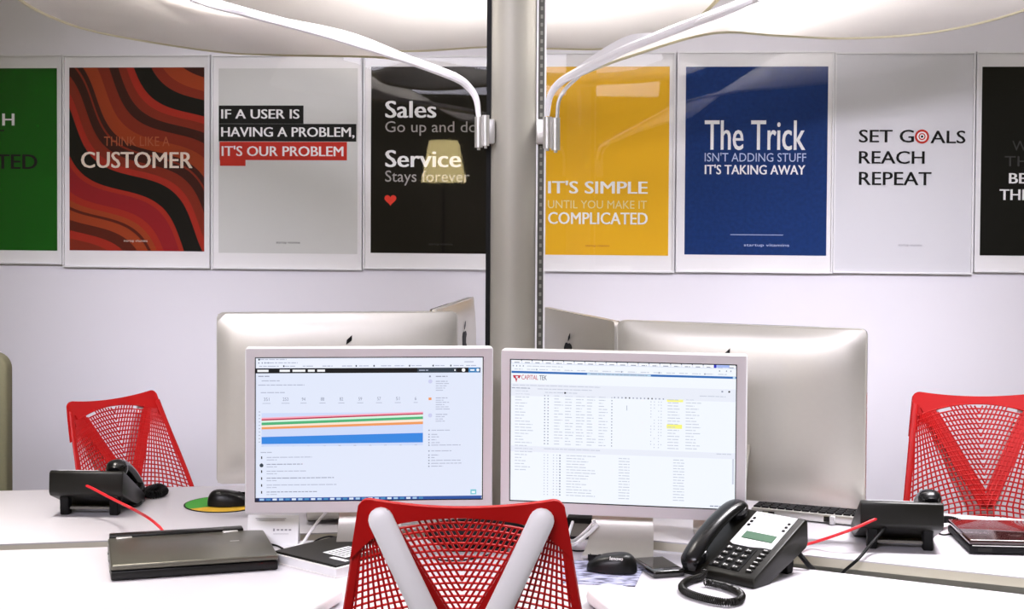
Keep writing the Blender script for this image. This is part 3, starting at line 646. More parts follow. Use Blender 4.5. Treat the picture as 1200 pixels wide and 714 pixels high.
# ------------------------------------------------------------------ red net chairs
ZT = 0.968
def cw(z): return 0.184 + (0.985 - z) * 0.175
def by(x, z): return -(z - 0.48) * 0.27 + 0.40 * x * x + 0.012 * math.sin((z - 0.46) * 9)
AX, AZ, VZ = 0.147, 0.938, 0.672
def armx(z): return max(0.0, AX * (z - VZ) / (AZ - VZ))
def B3(x, z, off=0): return Vector((x, by(x, z) + off, z))
def band_low(x): return ZT - 0.020 - 1.05 * x * x
def make_chair(label, loc, rz):
    t = thing('office_chair', label, 'chair', loc, rz, 'red net-backed office chairs')
    # net
    b = MB(); r = 0.0024; zb = 0.47
    z0 = ZT - 0.020
    k = 0
    while True:
        zc = z0 - 0.0135 * k; k += 1
        if zc < zb - 0.02: break
        pts = []
        for i in range(-20, 21):
            u = i / 20.0
            x = u * 0.27; z = zc - 1.05 * x * x
            if z < zb or abs(x) > cw(z) - 0.006: continue
            pts.append(B3(x, z))
        if len(pts) > 2: b.tube(pts, r, 5)
        if zc > zb:
            pass
    # rows starting under the bottom edge at the centre only reach the frame
    for sg in (-1, 1):
        for c_ in range(0, 13):
            o = 0.0115 * c_
            pts = []
            for i in range(15):
                z = VZ + o / (AX / (AZ - VZ)) + i / 14.0 * (ZT - VZ)
                x = (z - VZ) * AX / (AZ - VZ) - o
                if x < -1e-6 or z > band_low(x) + 0.004: break
                pts.append(B3(sg * x, z))
            if len(pts) > 1: b.tube(pts, r, 5)
        for j in range(1, 13):
            s_ = j / 13.0
            pts = []
            for i in range(22):
                z = 0.945 - (0.945 - zb) * i / 21.0
                x = armx(z) + (cw(z) - 0.010 - armx(z)) * s_
                if z > band_low(x) + 0.006: continue
                pts.append(B3(sg * x, z))
            b.tube(pts, r, 5)
    b.tube([B3(0, zb + (VZ - zb) * i / 8) for i in range(9)], r, 5)
    b.build('back_net', M_red, t)
    # frame: top band, side rails, bottom rail, reinforced V strips
    b = MB()
    def topedge(x):
        w = cw(ZT); d = max(0, abs(x) - (w - 0.022)); return ZT + 0.45 * x * x - (0.022 - math.sqrt(max(0, 0.000484 - d * d)) if d > 0 else 0)
    W_ = cw(ZT) - 0.001
    def bl(x):
        q = band_low(x)
        a = abs(x)
        if a > 0.10: q -= (a - 0.10) ** 2 * 7.0
        return q
    def bandpt(u, v):
        x = (u - 0.5) * 2 * W_; z = topedge(x) * (1 - v) + bl(x) * v
        return B3(x * (cw(z) - 0.001) / W_, z, -0.004)
    b.grid(bandpt, 60, 6, 0.008)
    for sg in (-1, 1):
        b.tube([B3(sg * (cw(z) - 0.0098), z) for z in [zb + (0.948 - zb) * i / 24 for i in range(25)]], 0.0095, 8, flat=0.55, up=(0, 1, 0))
        b.grid(lambda u, v: B3(sg * ((armx(AZ - u * (AZ - VZ)) + (v - 0.5) * 0.040)), AZ - u * (AZ - VZ), 0.001), 14, 2, 0.004)
    b.tube([B3(x, zb + 0.002) for x in [-(cw(zb) - 0.005) + 2 * (cw(zb) - 0.005) * i / 20 for i in range(21)]], 0.011, 8, flat=0.6, up=(0, 1, 0))
    b.build('back_frame', M_red, t)
    # white Y tower behind the net
    b = MB()
    for sg in (-1, 1):
        pts, rr = [], []
        for i in range(25):
            u = i / 24.0; x = sg * AX * (1 - u) * 0.985 + sg * 0.012 * u; z = AZ + 0.004 - (AZ - VZ + 0.03) * u
            pts.append(Vector((x, by(x, z) - 0.021 - 0.038 * math.sin(u * math.pi / 2), z))); rr.append(0.0235)
        # rounded end
        d0 = (pts[0] - pts[1]).normalized(); ends = [(pts[0] + d0 * 0.0235 * math.sin(a), 0.0235 * math.cos(a)) for a in (R(85), R(65), R(45), R(22))]
        b.tube([e[0] for e in ends] + pts, [e[1] for e in ends] + rr, 14, flat=0.5, up=(0, 1, 0))
    pts = [Vector((0, by(0, VZ) - 0.057, VZ + 0.0)), Vector((0, by(0, 0.6) - 0.065, 0.6)), Vector((0, by(0, 0.5) - 0.07, 0.5)), Vector((0, -0.05, 0.42)), Vector((0, 0.03, 0.39)), Vector((0, 0.12, 0.385))]
    b.tube(smooth_path(pts, 6), 0.033, 14, flat=0.6, up=(0, 1, 0.2)); b.build('back_support', M_white, t)
    # seat, arms, base
    b = MB()
    b.grid(lambda u, v: ((u - 0.5) * 0.48 * (1 - 0.12 * (2 * v - 1) ** 2), 0.02 + v * 0.43, 0.445 + 0.02 * (2 * u - 1) ** 2 - 0.03 * max(0, v - 0.75) * 4 * max(0, v - 0.75) + 0.012 * (2 * v - 1) ** 2), 16, 16, -0.045)
    b.build('seat', M_seat, t, smooth=60)
    for sg in (-1, 1):
        b = MB(); b.tube(smooth_path([(sg * 0.15, 0.16, 0.39), (sg * 0.27, 0.12, 0.40), (sg * 0.315, -0.075, 0.48), (sg * 0.315, -0.09, 0.62), (sg * 0.315, -0.09, 0.735)], 6), 0.017, 10)
        ar = b.build('armrest', M_white, t)
        b = MB(); pol = arc(0.0, 0.11, 0.046, R(0), R(180), 10) + arc(0.0, -0.06, 0.042, R(180), R(360), 10)
        b.prism(pol, 0.733, 0.762, 0.010, 3, M=T(sg * 0.315, -0.045, 0) @ rotz(R(sg * 16))); b.build('arm_pad', M_white, ar)
    b = MB(); b.tube([(0, 0.22, 0.1), (0, 0.22, 0.36)], 0.028, 16); b.box((0, 0.2, 0.375), (0.2, 0.26, 0.05), 0.012); b.build('column', M_char, t)
    b = MB()
    for q in range(5):
        a = R(90 + 72 * q); dx, dy = math.cos(a), math.sin(a)
        b.tube([(dx * 0.02, 0.22 + dy * 0.02, 0.11), (dx * 0.30, 0.22 + dy * 0.30, 0.075)], [0.026, 0.016], 10)
    b.build('star_base', M_white, t)
    for q in range(5):
        a = R(90 + 72 * q); dx, dy = math.cos(a) * 0.29, math.sin(a) * 0.29 + 0.22
        b = MB(); Mq = T(dx, dy, 0.02) @ rotz(a) @ Matrix.Rotation(R(90), 4, 'X')
        b.lathe([(0, -0.022), (0.024, -0.022), (0.028, -0.016), (0.028, 0.016), (0.024, 0.022), (0, 0.022)], 18, Mq); b.tube([(dx, dy, 0.04), (dx, dy, 0.08)], 0.008, 8)
        b.build('caster', M_char, t)
    return t
fc = at_y(541, 584, 2.62)
chair = make_chair('red net chair with white Y brace, back turned, pulled up to the front desk', (fc.x, 2.752, 0), 0)
def rear_chair(px, py, y, a, label, low=0):   # the rear chairs show no armrests
    q = at_y(px, py, y); yt = by(0, ZT)
    r = dup(chair, (q.x + yt * math.sin(a), q.y - yt * math.cos(a), 0), a, label, skip=('armrest',))
    for c in r.children:
        if c.name.split('.')[0] not in ('star_base', 'caster'): c.location.z -= low
rear_chair(1146, 460, 4.13, R(178), 'red net chair facing us behind the rear desk on the right')
rear_chair(131, 463, 4.72, R(180 + 57), 'red net chair turned sideways behind the rear desk on the left', 0.105)

# ------------------------------------------------------------------ desk telephones
PROF = [(-0.002, 0.004), (0.0, 0.0), (0.05, 0.0), (0.192, 0.052), (0.200, 0.062), (0.197, 0.110), (0.188, 0.115), (0.006, 0.024), (-0.001, 0.018)]
def make_phone(label, loc, rz):
    t = thing('desk_telephone', label, 'telephone', loc, rz, 'black desk telephones')
    W2 = 0.092
    MXX = Matrix(((0, 0, 1, 0), (1, 0, 0, 0), (0, 1, 0, 0), (0, 0, 0, 1)))   # (y,z,x) -> xyz
    b = MB(); b.prism(PROF, -W2, W2, 0.003, 2, M=MXX); b.build('body', M_char, t)
    ang = math.atan2(0.115 - 0.024, 0.188 - 0.006); FM = T(0, 0.006, 0.024) @ Matrix.Rotation(ang, 4, 'X')   # face frame: x right, y up the slope, z out
    Wf, Hf = 0.184, 0.2035
    # label panel and display
    b = MB(); b.prism([(-0.022, 0.088), (-0.012, 0.083), (0.030, 0.083), (0.062, 0.088), (0.082, 0.088), (0.082, 0.198), (-0.022, 0.198)][:], 0.0005, 0.0022, M=FM @ T(-0.006, 0, 0)); b.mi = 1
    for i in range(5):
        b.box((0.022, 0.140 + i * 0.0115, 0.0023), (0.060, 0.0006, 0.0004), M=FM)
    b.box((0.005, 0.191, 0.0023), (0.025, 0.0022, 0.0004), M=FM)
    for i in range(3): b.box((0.0 + i * 0.026, 0.097, 0.0023), (0.006, 0.002, 0.0004), M=FM)
    pn = b.build('label_panel', [M_paper, M_ink], t, smooth=0)
    b = MB(); b.box((0.027, 0.118, 0.0022), (0.078, 0.024, 0.003), 0.001, 1, M=FM); b.build('display', mat('lcd_green', (0.08, 0.16, 0.10), 0.3, noise=0.1, nscale=30), t, smooth=0)
    b = MB()
    for i in range(3):
        b.box((-0.019, 0.150 + i * 0.012, 0.0035), (0.007, 0.006, 0.003), 0.001, 1, M=FM); b.box((0.069, 0.150 + i * 0.012, 0.0035), (0.007, 0.006, 0.003), 0.001, 1, M=FM)
    b.build('memory_buttons', M_blackm, t)
    b = MB(); b.box((0.008, 0.042, 0.0008), (0.076, 0.074, 0.0015), M=FM); b.mi = 1
    dg = ['1', '2', '3', '4', '5', '6', '7', '8', '9', '*', '0', '#']
    kp = [(-0.016 + 0.024 * (i % 3), 0.068 - 0.0185 * (i // 3)) for i in range(12)]
    for (x, y) in kp: b.box((x, y, 0.003), (0.017, 0.0105, 0.005), 0.0015, 1, M=FM)
    b.mi = 2
    for q, (x, y) in zip(dg, kp):
        text_into(b, q, x - 0.0035, x + 0.0005, y - 0.003, y + 0.003, 0, 0.03, M=FM @ Matrix(((1, 0, 0, 0), (0, 0, 1, 0), (0, -1, 0, 0.0058), (0, 0, 0, 1))))
        b.box((x + 0.0045, y, 0.0057), (0.005, 0.0014, 0.0003), M=FM)
    b.build('keypad', [M_blackm, M_key, M_wprint], t, smooth=0)
    b = MB()
    for i in range(6): b.box((0.068, 0.012 + i * 0.0135, 0.002), (0.016, 0.008, 0.004), 0.0015, 1, M=FM)
    b.mi = 1
    for i in range(6): b.box((0.068, 0.012 + i * 0.0135, 0.0042), (0.009, 0.0016, 0.0004), M=FM)
    b.build('function_buttons', [M_key, M_wprint], t, smooth=0)
    # handset lying in the cradle on the left
    b = MB()
    path = smooth_path([(-0.066, -0.016, -0.004), (-0.066, -0.006, 0.012), (-0.066, 0.03, 0.025), (-0.066, 0.09, 0.032), (-0.066, 0.15, 0.029), (-0.066, 0.186, 0.018), (-0.066, 0.200, 0.002)], 7)
    n = len(path); rr = [0.016 + 0.009 * math.sin(math.pi * min(1, i / (n - 1) * 5) / 2) * (1 if i < n / 2 else 1) for i in range(n)]
    rr = [0.027 * min(1.0, 0.55 + 2.6 * min(i, n - 1 - i) / n) - 0.004 * math.sin(math.pi * i / (n - 1)) for i in range(n)]
    b.tube([FM @ p_ for p_ in path], rr, 16, flat=0.60, up=FM.to_3x3() @ Vector((0, 0, 1)))
    for y in (0.014, 0.176):
        b.lathe([(0, 0.0015), (0.024, 0.0015), (0.027, 0.012), (0.026, 0.020), (0.018, 0.026), (0, 0.026)], 20, FM @ T(-0.066, y, 0))
    b.build('handset', mat('handset_black', (0.004, 0.004, 0.005), 0.25, spec=0.45), t)
    for sg in (-1, 1):
        b = MB(); b.prism([(0.150, 0.0), (0.172, 0.0), (0.178, 0.056), (0.146, 0.046)], sg * 0.062 - 0.011, sg * 0.062 + 0.011, 0.002, 1, M=MXX); b.build('leg', M_blackm, t)
    b = MB(); b.box((0, 0.160, 0.016), (0.11, 0.006, 0.006)); b.build('crossbar', mat('bar_grey', (0.16, 0.15, 0.13), 0.4), t)
    return t
pa = at_z(800, 672, DZ); pb = at_z(883, 691, DZ); pm = (pa + pb) / 2; pr_ = math.atan2(pb.y - pa.y, pb.x - pa.x)
phone = make_phone('black desk telephone with green display on the front desk', (pm.x, pm.y, DZ), pr_)
def rear_phone(pxl, pxr, label, turn):
    a = at_z(*pxl, DZ); c = at_z(*pxr, DZ); v = c - a; ang = math.atan2(v.y, v.x) + math.pi + turn
    mid = (a + c) / 2; f = Vector((math.cos(ang + math.pi / 2), math.sin(ang + math.pi / 2), 0))
    return dup(phone, Vector((mid.x, mid.y, DZ)) - f * 0.162, ang, label)
ph_l = rear_phone((75, 602), (137, 604), 'black desk telephone seen from behind near the left edge', R(5))
ph_r = rear_phone((1022, 643), (1086, 644), 'black desk telephone seen from behind on the right rear desk', R(-5))

def coil(path, rad, wire, pitch, n=9):
    P = smooth_path(path, 12); L = [0]
    for a, c in zip(P, P[1:]): L.append(L[-1] + (c - a).length)
    tot = L[-1]; turns = int(tot / pitch); N = turns * n; out = []; j = 0; prev = Vector((0, 0, 1))
    for i in range(N + 1):
        s = tot * i / N
        while j < len(L) - 2 and L[j + 1] < s: j += 1
        f = (s - L[j]) / max(1e-9, L[j + 1] - L[j]); p_ = P[j].lerp(P[j + 1], f); t_ = (P[j + 1] - P[j]).normalized()
        a = (prev - t_ * prev.dot(t_)).normalized(); prev = a; c = t_.cross(a); th = 2 * math.pi * i / n
        out.append(p_ + a * rad * math.cos(th) + c * rad * math.sin(th))
    return out
def cable(name, label, pts, r, m, plug=None, n=8, sub=8):
    o0 = Vector(pts[0])
    b = MB(); b.tube([p_ - o0 for p_ in smooth_path(pts, sub)], r, n); o = b.build(name, m, loc=o0)
    tag(o, label, 'cable')
    if plug:
        d0 = (Vector(pts[1]) - o0).normalized(); a = math.atan2(d0.y, d0.x)
        b = MB(); b.box((0.004, 0, 0), (0.026, 0.013, 0.012), 0.002, 1, M=rotz(a)); b.build('plug', plug, o)
    return o
z = DZ + 0.0095
pts = [at_z(826, 668, DZ + 0.02), at_z(822, 676, z), at_z(806, 681, z), at_z(799, 688, z), at_z(806, 695, z), at_z(828, 702, z), at_z(852, 706, z), at_z(867, 703, z), at_z(868, 696, z), at_z(855, 689, z), at_z(836, 684, z), at_z(822, 681, z)]
pts[-1] = at_z(826, 682.5, z)
b = MB(); o0 = pts[0]; b.tube([p_ - o0 for p_ in coil(pts, 0.0062, 0.0017, 0.0046)], 0.0019, 5)
tag(b.build('handset_cord', M_char, loc=o0), 'coiled brown-black handset cord looped before the front telephone', 'cord')
# rear-left coil and cord heap
pts = [at_z(150, 588, DZ + 0.012), at_z(163, 583, DZ + 0.012), at_z(173, 575, DZ + 0.014), at_z(186, 571, DZ + 0.014), at_z(193, 576, DZ + 0.012), at_z(180, 580, DZ + 0.012), at_z(168, 578, DZ + 0.014), at_z(158, 574, DZ + 0.03)]
b = MB(); o0 = pts[0]; b.tube([p_ - o0 for p_ in coil(pts, 0.0085, 0.002, 0.0065)], 0.0026, 5)
tag(b.build('handset_cord', M_blackm, loc=o0), 'bunched black coiled cord beside the left rear telephone', 'cord')
pts = [at_z(1098, 610, DZ + 0.03), at_z(1112, 609, DZ + 0.02), at_z(1126, 613, DZ + 0.012), at_z(1134, 620, DZ + 0.010), at_z(1131, 627, DZ + 0.010), at_z(1122, 626, DZ + 0.010)]
b = MB(); o0 = pts[0]; b.tube([p_ - o0 for p_ in coil(pts, 0.007, 0.002, 0.005)], 0.0022, 5)
tag(b.build('handset_cord', M_blackm, loc=o0), 'black coiled cord between right rear telephone and glossy laptop', 'cord')
# red network cables and black leads
yl = at_z(75, 603, DZ).y - 0.012
pts = [at_y(93, 567, yl), at_y(105, 571, yl - 0.03), at_y(130, 584, yl - 0.10), at_z(150, 594, DZ + 0.07), at_z(172, 606, DZ + 0.035), at_z(186, 617, DZ + 0.012), at_z(192, 624, DZ + 0.006)]
cable('network_cable', 'red network cable from left rear telephone to the closed laptop', pts, 0.0035, M_cable_red, M_cable_red)
yr = at_z(1040, 643, DZ).y - 0.012
pts = [at_y(1040, 604, yr), at_y(1025, 609, yr - 0.02), at_y(1000, 620, yr - 0.03), at_y(975, 629, yr - 0.02), at_y(950, 637, yr + 0.0), at_z(930, 641, DZ + 0.03)]
cable('network_cable', 'red network cable joining the right rear and front telephones', pts, 0.0035, M_cable_red, M_cable_red)
pts = [at_y(1041, 610, yr), at_y(1036, 620, yr - 0.02), at_y(1022, 636, yr - 0.05), at_z(1006, 655, DZ + 0.01), at_z(990, 669, DZ - 0.02), at_z(982, 678, DZ - 0.05)]
cable('power_lead', 'black lead from right rear telephone down into the desk gap', pts, 0.0035, M_blackm)
pts = [at_z(930, 643, DZ + 0.045), at_z(938, 651, DZ + 0.03), at_z(948, 663, DZ + 0.008), at_z(956, 671, DZ - 0.03), at_z(960, 678, DZ - 0.06)]
cable('power_lead', 'thick black lead from front telephone into the desk gap', pts, 0.0055, M_blackm)
pts = [at_z(150, 590, DZ + 0.012), at_z(158, 593, DZ + 0.005), at_z(165, 590, DZ + 0.005), at_z(166, 585, DZ + 0.005)]
cable('power_lead', 'thin black lead curling beside the left rear telephone', pts, 0.003, M_blackm)
pts = [at_z(1096, 624, DZ + 0.005), at_z(1106, 627, DZ + 0.005), at_z(1118, 625, DZ + 0.005), at_z(1122, 620, DZ + 0.006)]
cable('power_lead', 'thin black lead on the right rear desk by the telephone', pts, 0.0022, M_blackm)

# ------------------------------------------------------------------ closed laptops
a = at_z(130, 682, DZ); c = at_z(323, 672, DZ); v = c - a; ang = R(17); w = v.length + 0.008
lt = thing('laptop', 'closed gunmetal laptop lying on the left of the front desk', 'laptop', (a.x, a.y, DZ), ang)
dl = 0.25
b = MB(); b.box((w / 2, dl / 2, 0.011), (w, dl, 0.018), 0.003); b.box((w / 2, dl / 2, 0.0145), (w - 0.004, dl - 0.004, 0.010), 0.002); b.build('base', M_black, lt)
b = MB(); b.box((w / 2, dl / 2, 0.0275), (w, dl, 0.012), 0.004, 3); b.mi = 1; b.box((w * .78, dl * .6, 0.0337), (0.02, 0.004, 0.0006)); b.build('lid', [M_gun, M_alu], lt)
b = MB(); b.box((w * 0.44, dl + 0.016, 0.020), (w * 0.86, 0.030, 0.036), 0.003); b.mi = 1; b.box((0.03, dl + 0.0005, 0.030), (0.03, 0.0015, 0.003)); b.box((w * .84, dl + 0.0005, 0.030), (0.012, 0.0015, 0.004)); b.build('battery', [M_black, mat('label_grey', (.4, .4, .38), .5)], lt)
for x in (0.035, w - 0.075):
    b = MB(); b.box((x, dl - 0.004, 0.029), (0.035, 0.012, 0.012), 0.002); b.build('hinge', M_alu, lt)
b = MB()
for y, l in ((0.06, .05), (0.14, .016), (0.165, .016), (0.20, .012)): b.box((-0.0005, y, 0.012), (0.003, l, 0.006))
b.build('side_ports', mat('port_metal', (.35, .35, .33), .4, metal=.6), lt)
for x, y in ((0.03, 0.02), (w - 0.03, 0.02), (0.03, dl - 0.02), (w - 0.03, dl - 0.02)):
    b = MB(); b.lathe([(0, 0), (0.007, 0), (0.007, 0.003), (0, 0.003)], 12, T(x, y, 0)); b.build('rubber_foot', M_blackm, lt)
a = at_z(1136, 650, DZ)
lt2 = thing('laptop', 'closed glossy black laptop on the right rear desk', 'laptop', (a.x, a.y, DZ), R(-4))
w, dl = 0.30, 0.215
b = MB(); b.box((w / 2, dl / 2, 0.011), (w, dl, 0.018), 0.004); b.mi = 1; b.box((0.035, -0.0003, 0.011), (0.03, 0.002, 0.008)); b.build('base', [M_blackm, M_char], lt2)
b = MB(); b.box((w / 2, dl / 2, 0.0275), (w, dl, 0.012), 0.004, 3); b.build('lid', mat('gloss_black_red_reflection', (0.025, 0.006, 0.006), 0.10, coat=0.6), lt2)  # black lid, with the red it reflects mixed into its base colour
b = MB(); b.box((w / 2, -0.001, 0.0205), (w * .96, 0.002, 0.0016)); b.build('chrome_trim', M_alu, lt2)
for x, y in ((0.03, 0.02), (w - 0.03, 0.02), (0.03, dl - 0.02), (w - 0.03, dl - 0.02)):
    b = MB(); b.lathe([(0, 0), (0.007, 0), (0.007, 0.003), (0, 0.003)], 12, T(x, y, 0)); b.build('rubber_foot', M_blackm, lt2)
# silver laptop base with black keys under the right computer
a = at_z(880, 605.5, DZ); c = at_z(1000, 617.5, DZ); v = c - a; ang = math.atan2(v.y, v.x); w = v.length + 0.03
lt3 = thing('laptop', 'silver laptop with black keys and side ports beneath the large computer back', 'laptop', (a.x, a.y, DZ), ang)
dl = 0.17
b = MB(); b.box((w / 2, dl / 2, 0.013), (w, dl, 0.020), 0.003); b.build('base', M_alu, lt3)
b = MB(); b.mi = 0
for r_ in range(5):
    for q in range(13): b.box((0.012 + q * (w - 0.02) / 13, 0.018 + r_ * 0.019, 0.0245), ((w - 0.02) / 13 - 0.003, 0.016, 0.005), 0.001, 1)
b.build('keys', M_blackm, lt3)
b = MB(); b.box((0.045, -0.0005, 0.012), (0.03, 0.003, 0.011)); b.box((0.055, -0.001, 0.012), (0.008, 0.003, 0.007)); b.mi = 1; b.box((0.038, -0.0016, 0.012), (0.012, 0.002, 0.008)); b.build('ports', [M_char, mat('port_brass', (.6, .55, .42), .4)], lt3)
b = MB(); b.box((w * .72, -0.006, 0.012), (0.012, 0.014, 0.020), 0.002); b.mi = 1; b.box((w * .72 - 0.014, -0.001, 0.012), (0.016, 0.003, 0.013)); b.build('plug', [M_white, M_char], lt3)
for x, y in ((0.02, 0.02), (w - 0.02, 0.02), (0.02, dl - 0.02), (w - 0.02, dl - 0.02)):
    b = MB(); b.lathe([(0, 0), (0.006, 0), (0.006, 0.004), (0, 0.004)], 12, T(x, y, 0)); b.build('rubber_foot', M_blackm, lt3)

# ------------------------------------------------------------------ mice and pads
def make_mouse(label, loc, rz, body_mat, word=None):
    """long axis along +x is the front (buttons, cable)"""
    t = thing('computer_mouse', label, 'mouse', loc, rz, 'black computer mice')
    L, Wd, H = 0.108, 0.062, 0.036
    def sh(u, v):
        a = 2 * math.pi * u; ph = v * math.pi / 2
        ct = math.copysign(abs(math.cos(a)) ** 0.8, math.cos(a)); st = math.copysign(abs(math.sin(a)) ** 0.8, math.sin(a)); cp = math.cos(ph) ** 0.55
        x = L / 2 * ct * cp; y = Wd / 2 * st * cp * (1 - 0.12 * math.cos(a) ** 2)
        zz = H * math.sin(ph) ** 0.85 * (1 - 0.25 * (x / (L / 2)))
        return (x, y, 0.002 + zz)
    b = MB(); b.grid(sh, 36, 12); b.lathe([(0, 0.0), (0.024, 0.0), (0.026, 0.004), (0, 0.004)], 20, Matrix.Diagonal((1.7, 1, 1, 1))); b.build('shell', body_mat, t, smooth=60)
    b = MB(); b.box((L * .30, 0, 0.026), (L * .36, 0.0012, 0.014)); b.build('button_seam', M_blackm, t)
    b = MB(); b.lathe([(0, -0.003), (0.008, -0.003), (0.008, 0.003), (0, 0.003)], 16, T(L * .24, 0, 0.0265) @ Matrix.Rotation(R(90), 4, 'X')); b.build('scroll_wheel', M_key, t)
    return t
mm = at_z(717, 669, DZ + 0.003)
m1 = make_mouse('black mouse with white lettering on the photo-print pad', (mm.x, mm.y, DZ + 0.002), R(168), M_black)
b = MB(); MR = T(-0.012, 0.0, 0.0395) @ rotz(R(-172)) @ Matrix.Rotation(R(-62), 4, 'X')
text_into(b, 'lenovo', -0.014, 0.014, -0.004, 0.004, 0, 0.01, M=T(-0.013, 0.0245, 0.0335) @ rotz(R(180)) @ Matrix.Rotation(R(-35), 4, 'X')); b.build('wordmark', M_wprint, m1, smooth=0)
o0 = Vector((0.052, 0, 0.010))
wp = [m1.matrix_world.inverted() @ q if False else q for q in []]
def to_local(o, p_): 
    Mx = T(*o.location) @ rotz(o.rotation_euler.z); return Mx.inverted() @ Vector(p_)
cb = MB(); cb.tube(smooth_path([o0, to_local(m1, at_z(692, 654, DZ + 0.012)), to_local(m1, at_z(690, 646, DZ + 0.010)), to_local(m1, at_z(680, 646, DZ + 0.004)), to_local(m1, at_z(670, 645, DZ + 0.004)), to_local(m1, at_z(655, 640, DZ + 0.004))], 6), 0.0017, 6); cb.build('cord', M_blackm, m1)
ml = at_z(262, 591.5, DZ)
b = MB(); b.lathe([(0, 0), (0.1, 0), (0.101, 0.001), (0.101, 0.002), (0, 0.002)], 48); mp = b.build('mouse_pad', M_blackm, loc=(ml.x, ml.y, DZ)); tag(mp, 'round green and yellow mouse pad by the left monitor', 'mouse pad')
b = MB(); b.prism(arc(0, 0, 0.097, R(20), R(222), 30), 0.0018, 0.0024); b.build('green_print', mat('pad_green', (0.05, 0.33, 0.03), 0.7), mp)
b = MB(); b.prism(arc(0, 0, 0.097, R(222), R(380), 30), 0.0018, 0.0024); b.build('yellow_print', mat('pad_yellow', (0.75, 0.45, 0.03), 0.7), mp)
mm = at_z(268, 592, DZ + 0.003)
make_mouse('black mouse on the round green pad', (mm.x + 0.0, mm.y, DZ + 0.0026), R(10), M_black)

def photo_mat():
    mt = bpy.data.materials.new('landscape_print'); mt.use_nodes = True; nt = mt.node_tree; bs = nt.nodes['Principled BSDF']; bs.inputs['Roughness'].default_value = 0.5
    tc = nt.nodes.new('ShaderNodeTexCoord'); mp_ = nt.nodes.new('ShaderNodeMapping'); mp_.inputs['Scale'].default_value = (30, 110, 1)
    nz = nt.nodes.new('ShaderNodeTexNoise'); nz.inputs['Scale'].default_value = 1; nz.inputs['Detail'].default_value = 6
    cr = nt.nodes.new('ShaderNodeValToRGB'); cr.color_ramp.elements[0].position = 0.40; cr.color_ramp.elements[0].color = (0.05, 0.05, 0.09, 1); cr.color_ramp.elements[1].position = 0.56; cr.color_ramp.elements[1].color = (0.50, 0.51, 0.72, 1)
    nt.links.new(tc.outputs['Object'], mp_.inputs[0]); nt.links.new(mp_.outputs[0], nz.inputs['Vector']); nt.links.new(nz.outputs['Fac'], cr.inputs[0]); nt.links.new(cr.outputs[0], bs.inputs['Base Color']); return mt
q = [at_z(660, 657, DZ), at_z(757, 661, DZ), at_z(744, 688, DZ), at_z(660, 684, DZ)]; o0 = q[3]
b = MB(); b.prism([(p_.x - o0.x, p_.y - o0.y) for p_ in q][::-1], 0.0, 0.0018); tag(b.build('mouse_pad', photo_mat(), loc=(o0.x, o0.y, DZ)), 'blue-grey photo-print mouse pad under the lettered mouse', 'mouse pad')

# ------------------------------------------------------------------ small things on the front desk
# smartphone / organiser
a = at_z(769, 679, DZ); c = at_z(805, 677, DZ); d_ = at_z(759, 655, DZ); v = c - a; ang = math.atan2(v.y, v.x)
sp = thing('smartphone', 'black smartphone lying left of the front telephone', 'phone', (a.x - 0.005, a.y, DZ), R(17))
b = MB(); b.box((0.036, 0.062, 0.008), (0.072, 0.124, 0.016), 0.005, 3); b.build('body', M_blackg, sp)
b = MB(); b.box((0.036, 0.066, 0.0163), (0.060, 0.088, 0.001)); b.build('glass_face', mat('phone_glass', (0.03, 0.03, 0.03), 0.06, coat=0.5), sp)
b = MB(); b.box((0.036, 0.012, 0.0163), (0.018, 0.006, 0.001)); b.build('home_button', M_key, sp)
# white book and black magazine
L_ = at_z(322, 660, DZ); F_ = at_z(394, 678, DZ); v = F_ - L_; ang = math.atan2(v.y, v.x); w = v.length
bk = thing('book', 'white paperback under the black magazine beside the closed laptop', 'book', (L_.x, L_.y, DZ), ang)
b = MB(); b.box((w / 2, 0.105, 0.010), (w - 0.004, 0.206, 0.016)); b.build('pages', M_paper, bk, smooth=0)
b = MB(); b.box((w / 2, 0.105, 0.001), (w, 0.21, 0.002)); b.box((w / 2, 0.105, 0.019), (w, 0.21, 0.002)); b.box((0.001, 0.105, 0.010), (0.002, 0.21, 0.019)); b.build('cover', M_wprint, bk, smooth=0)
b = MB(); b.box((w / 2 - 0.006, 0.110, 0.0025), (w, 0.212, 0.005), 0.001, 1); b.mi = 1
b.box((w * .62, 0.10, 0.0051), (0.07, 0.075, 0.0006)); b.box((w * .62, 0.165, 0.0051), (0.07, 0.03, 0.0006)); b.box((w * .8, 0.045, 0.0051), (0.05, 0.012, 0.0006)); b.mi = 2
for k in range(6): b.box((w * .62, 0.07 + k * 0.011, 0.0055), (0.05, 0.003, 0.0005))
b.box((w * .70, 0.12, 0.0055), (0.012, 0.03, 0.0005))
mg = b.build('magazine', [M_char, M_paper, M_inkd], loc=(L_.x, L_.y, DZ + 0.0202), rz=ang, smooth=0); tag(mg, 'black magazine with white panels lying on the white paperback', 'magazine')
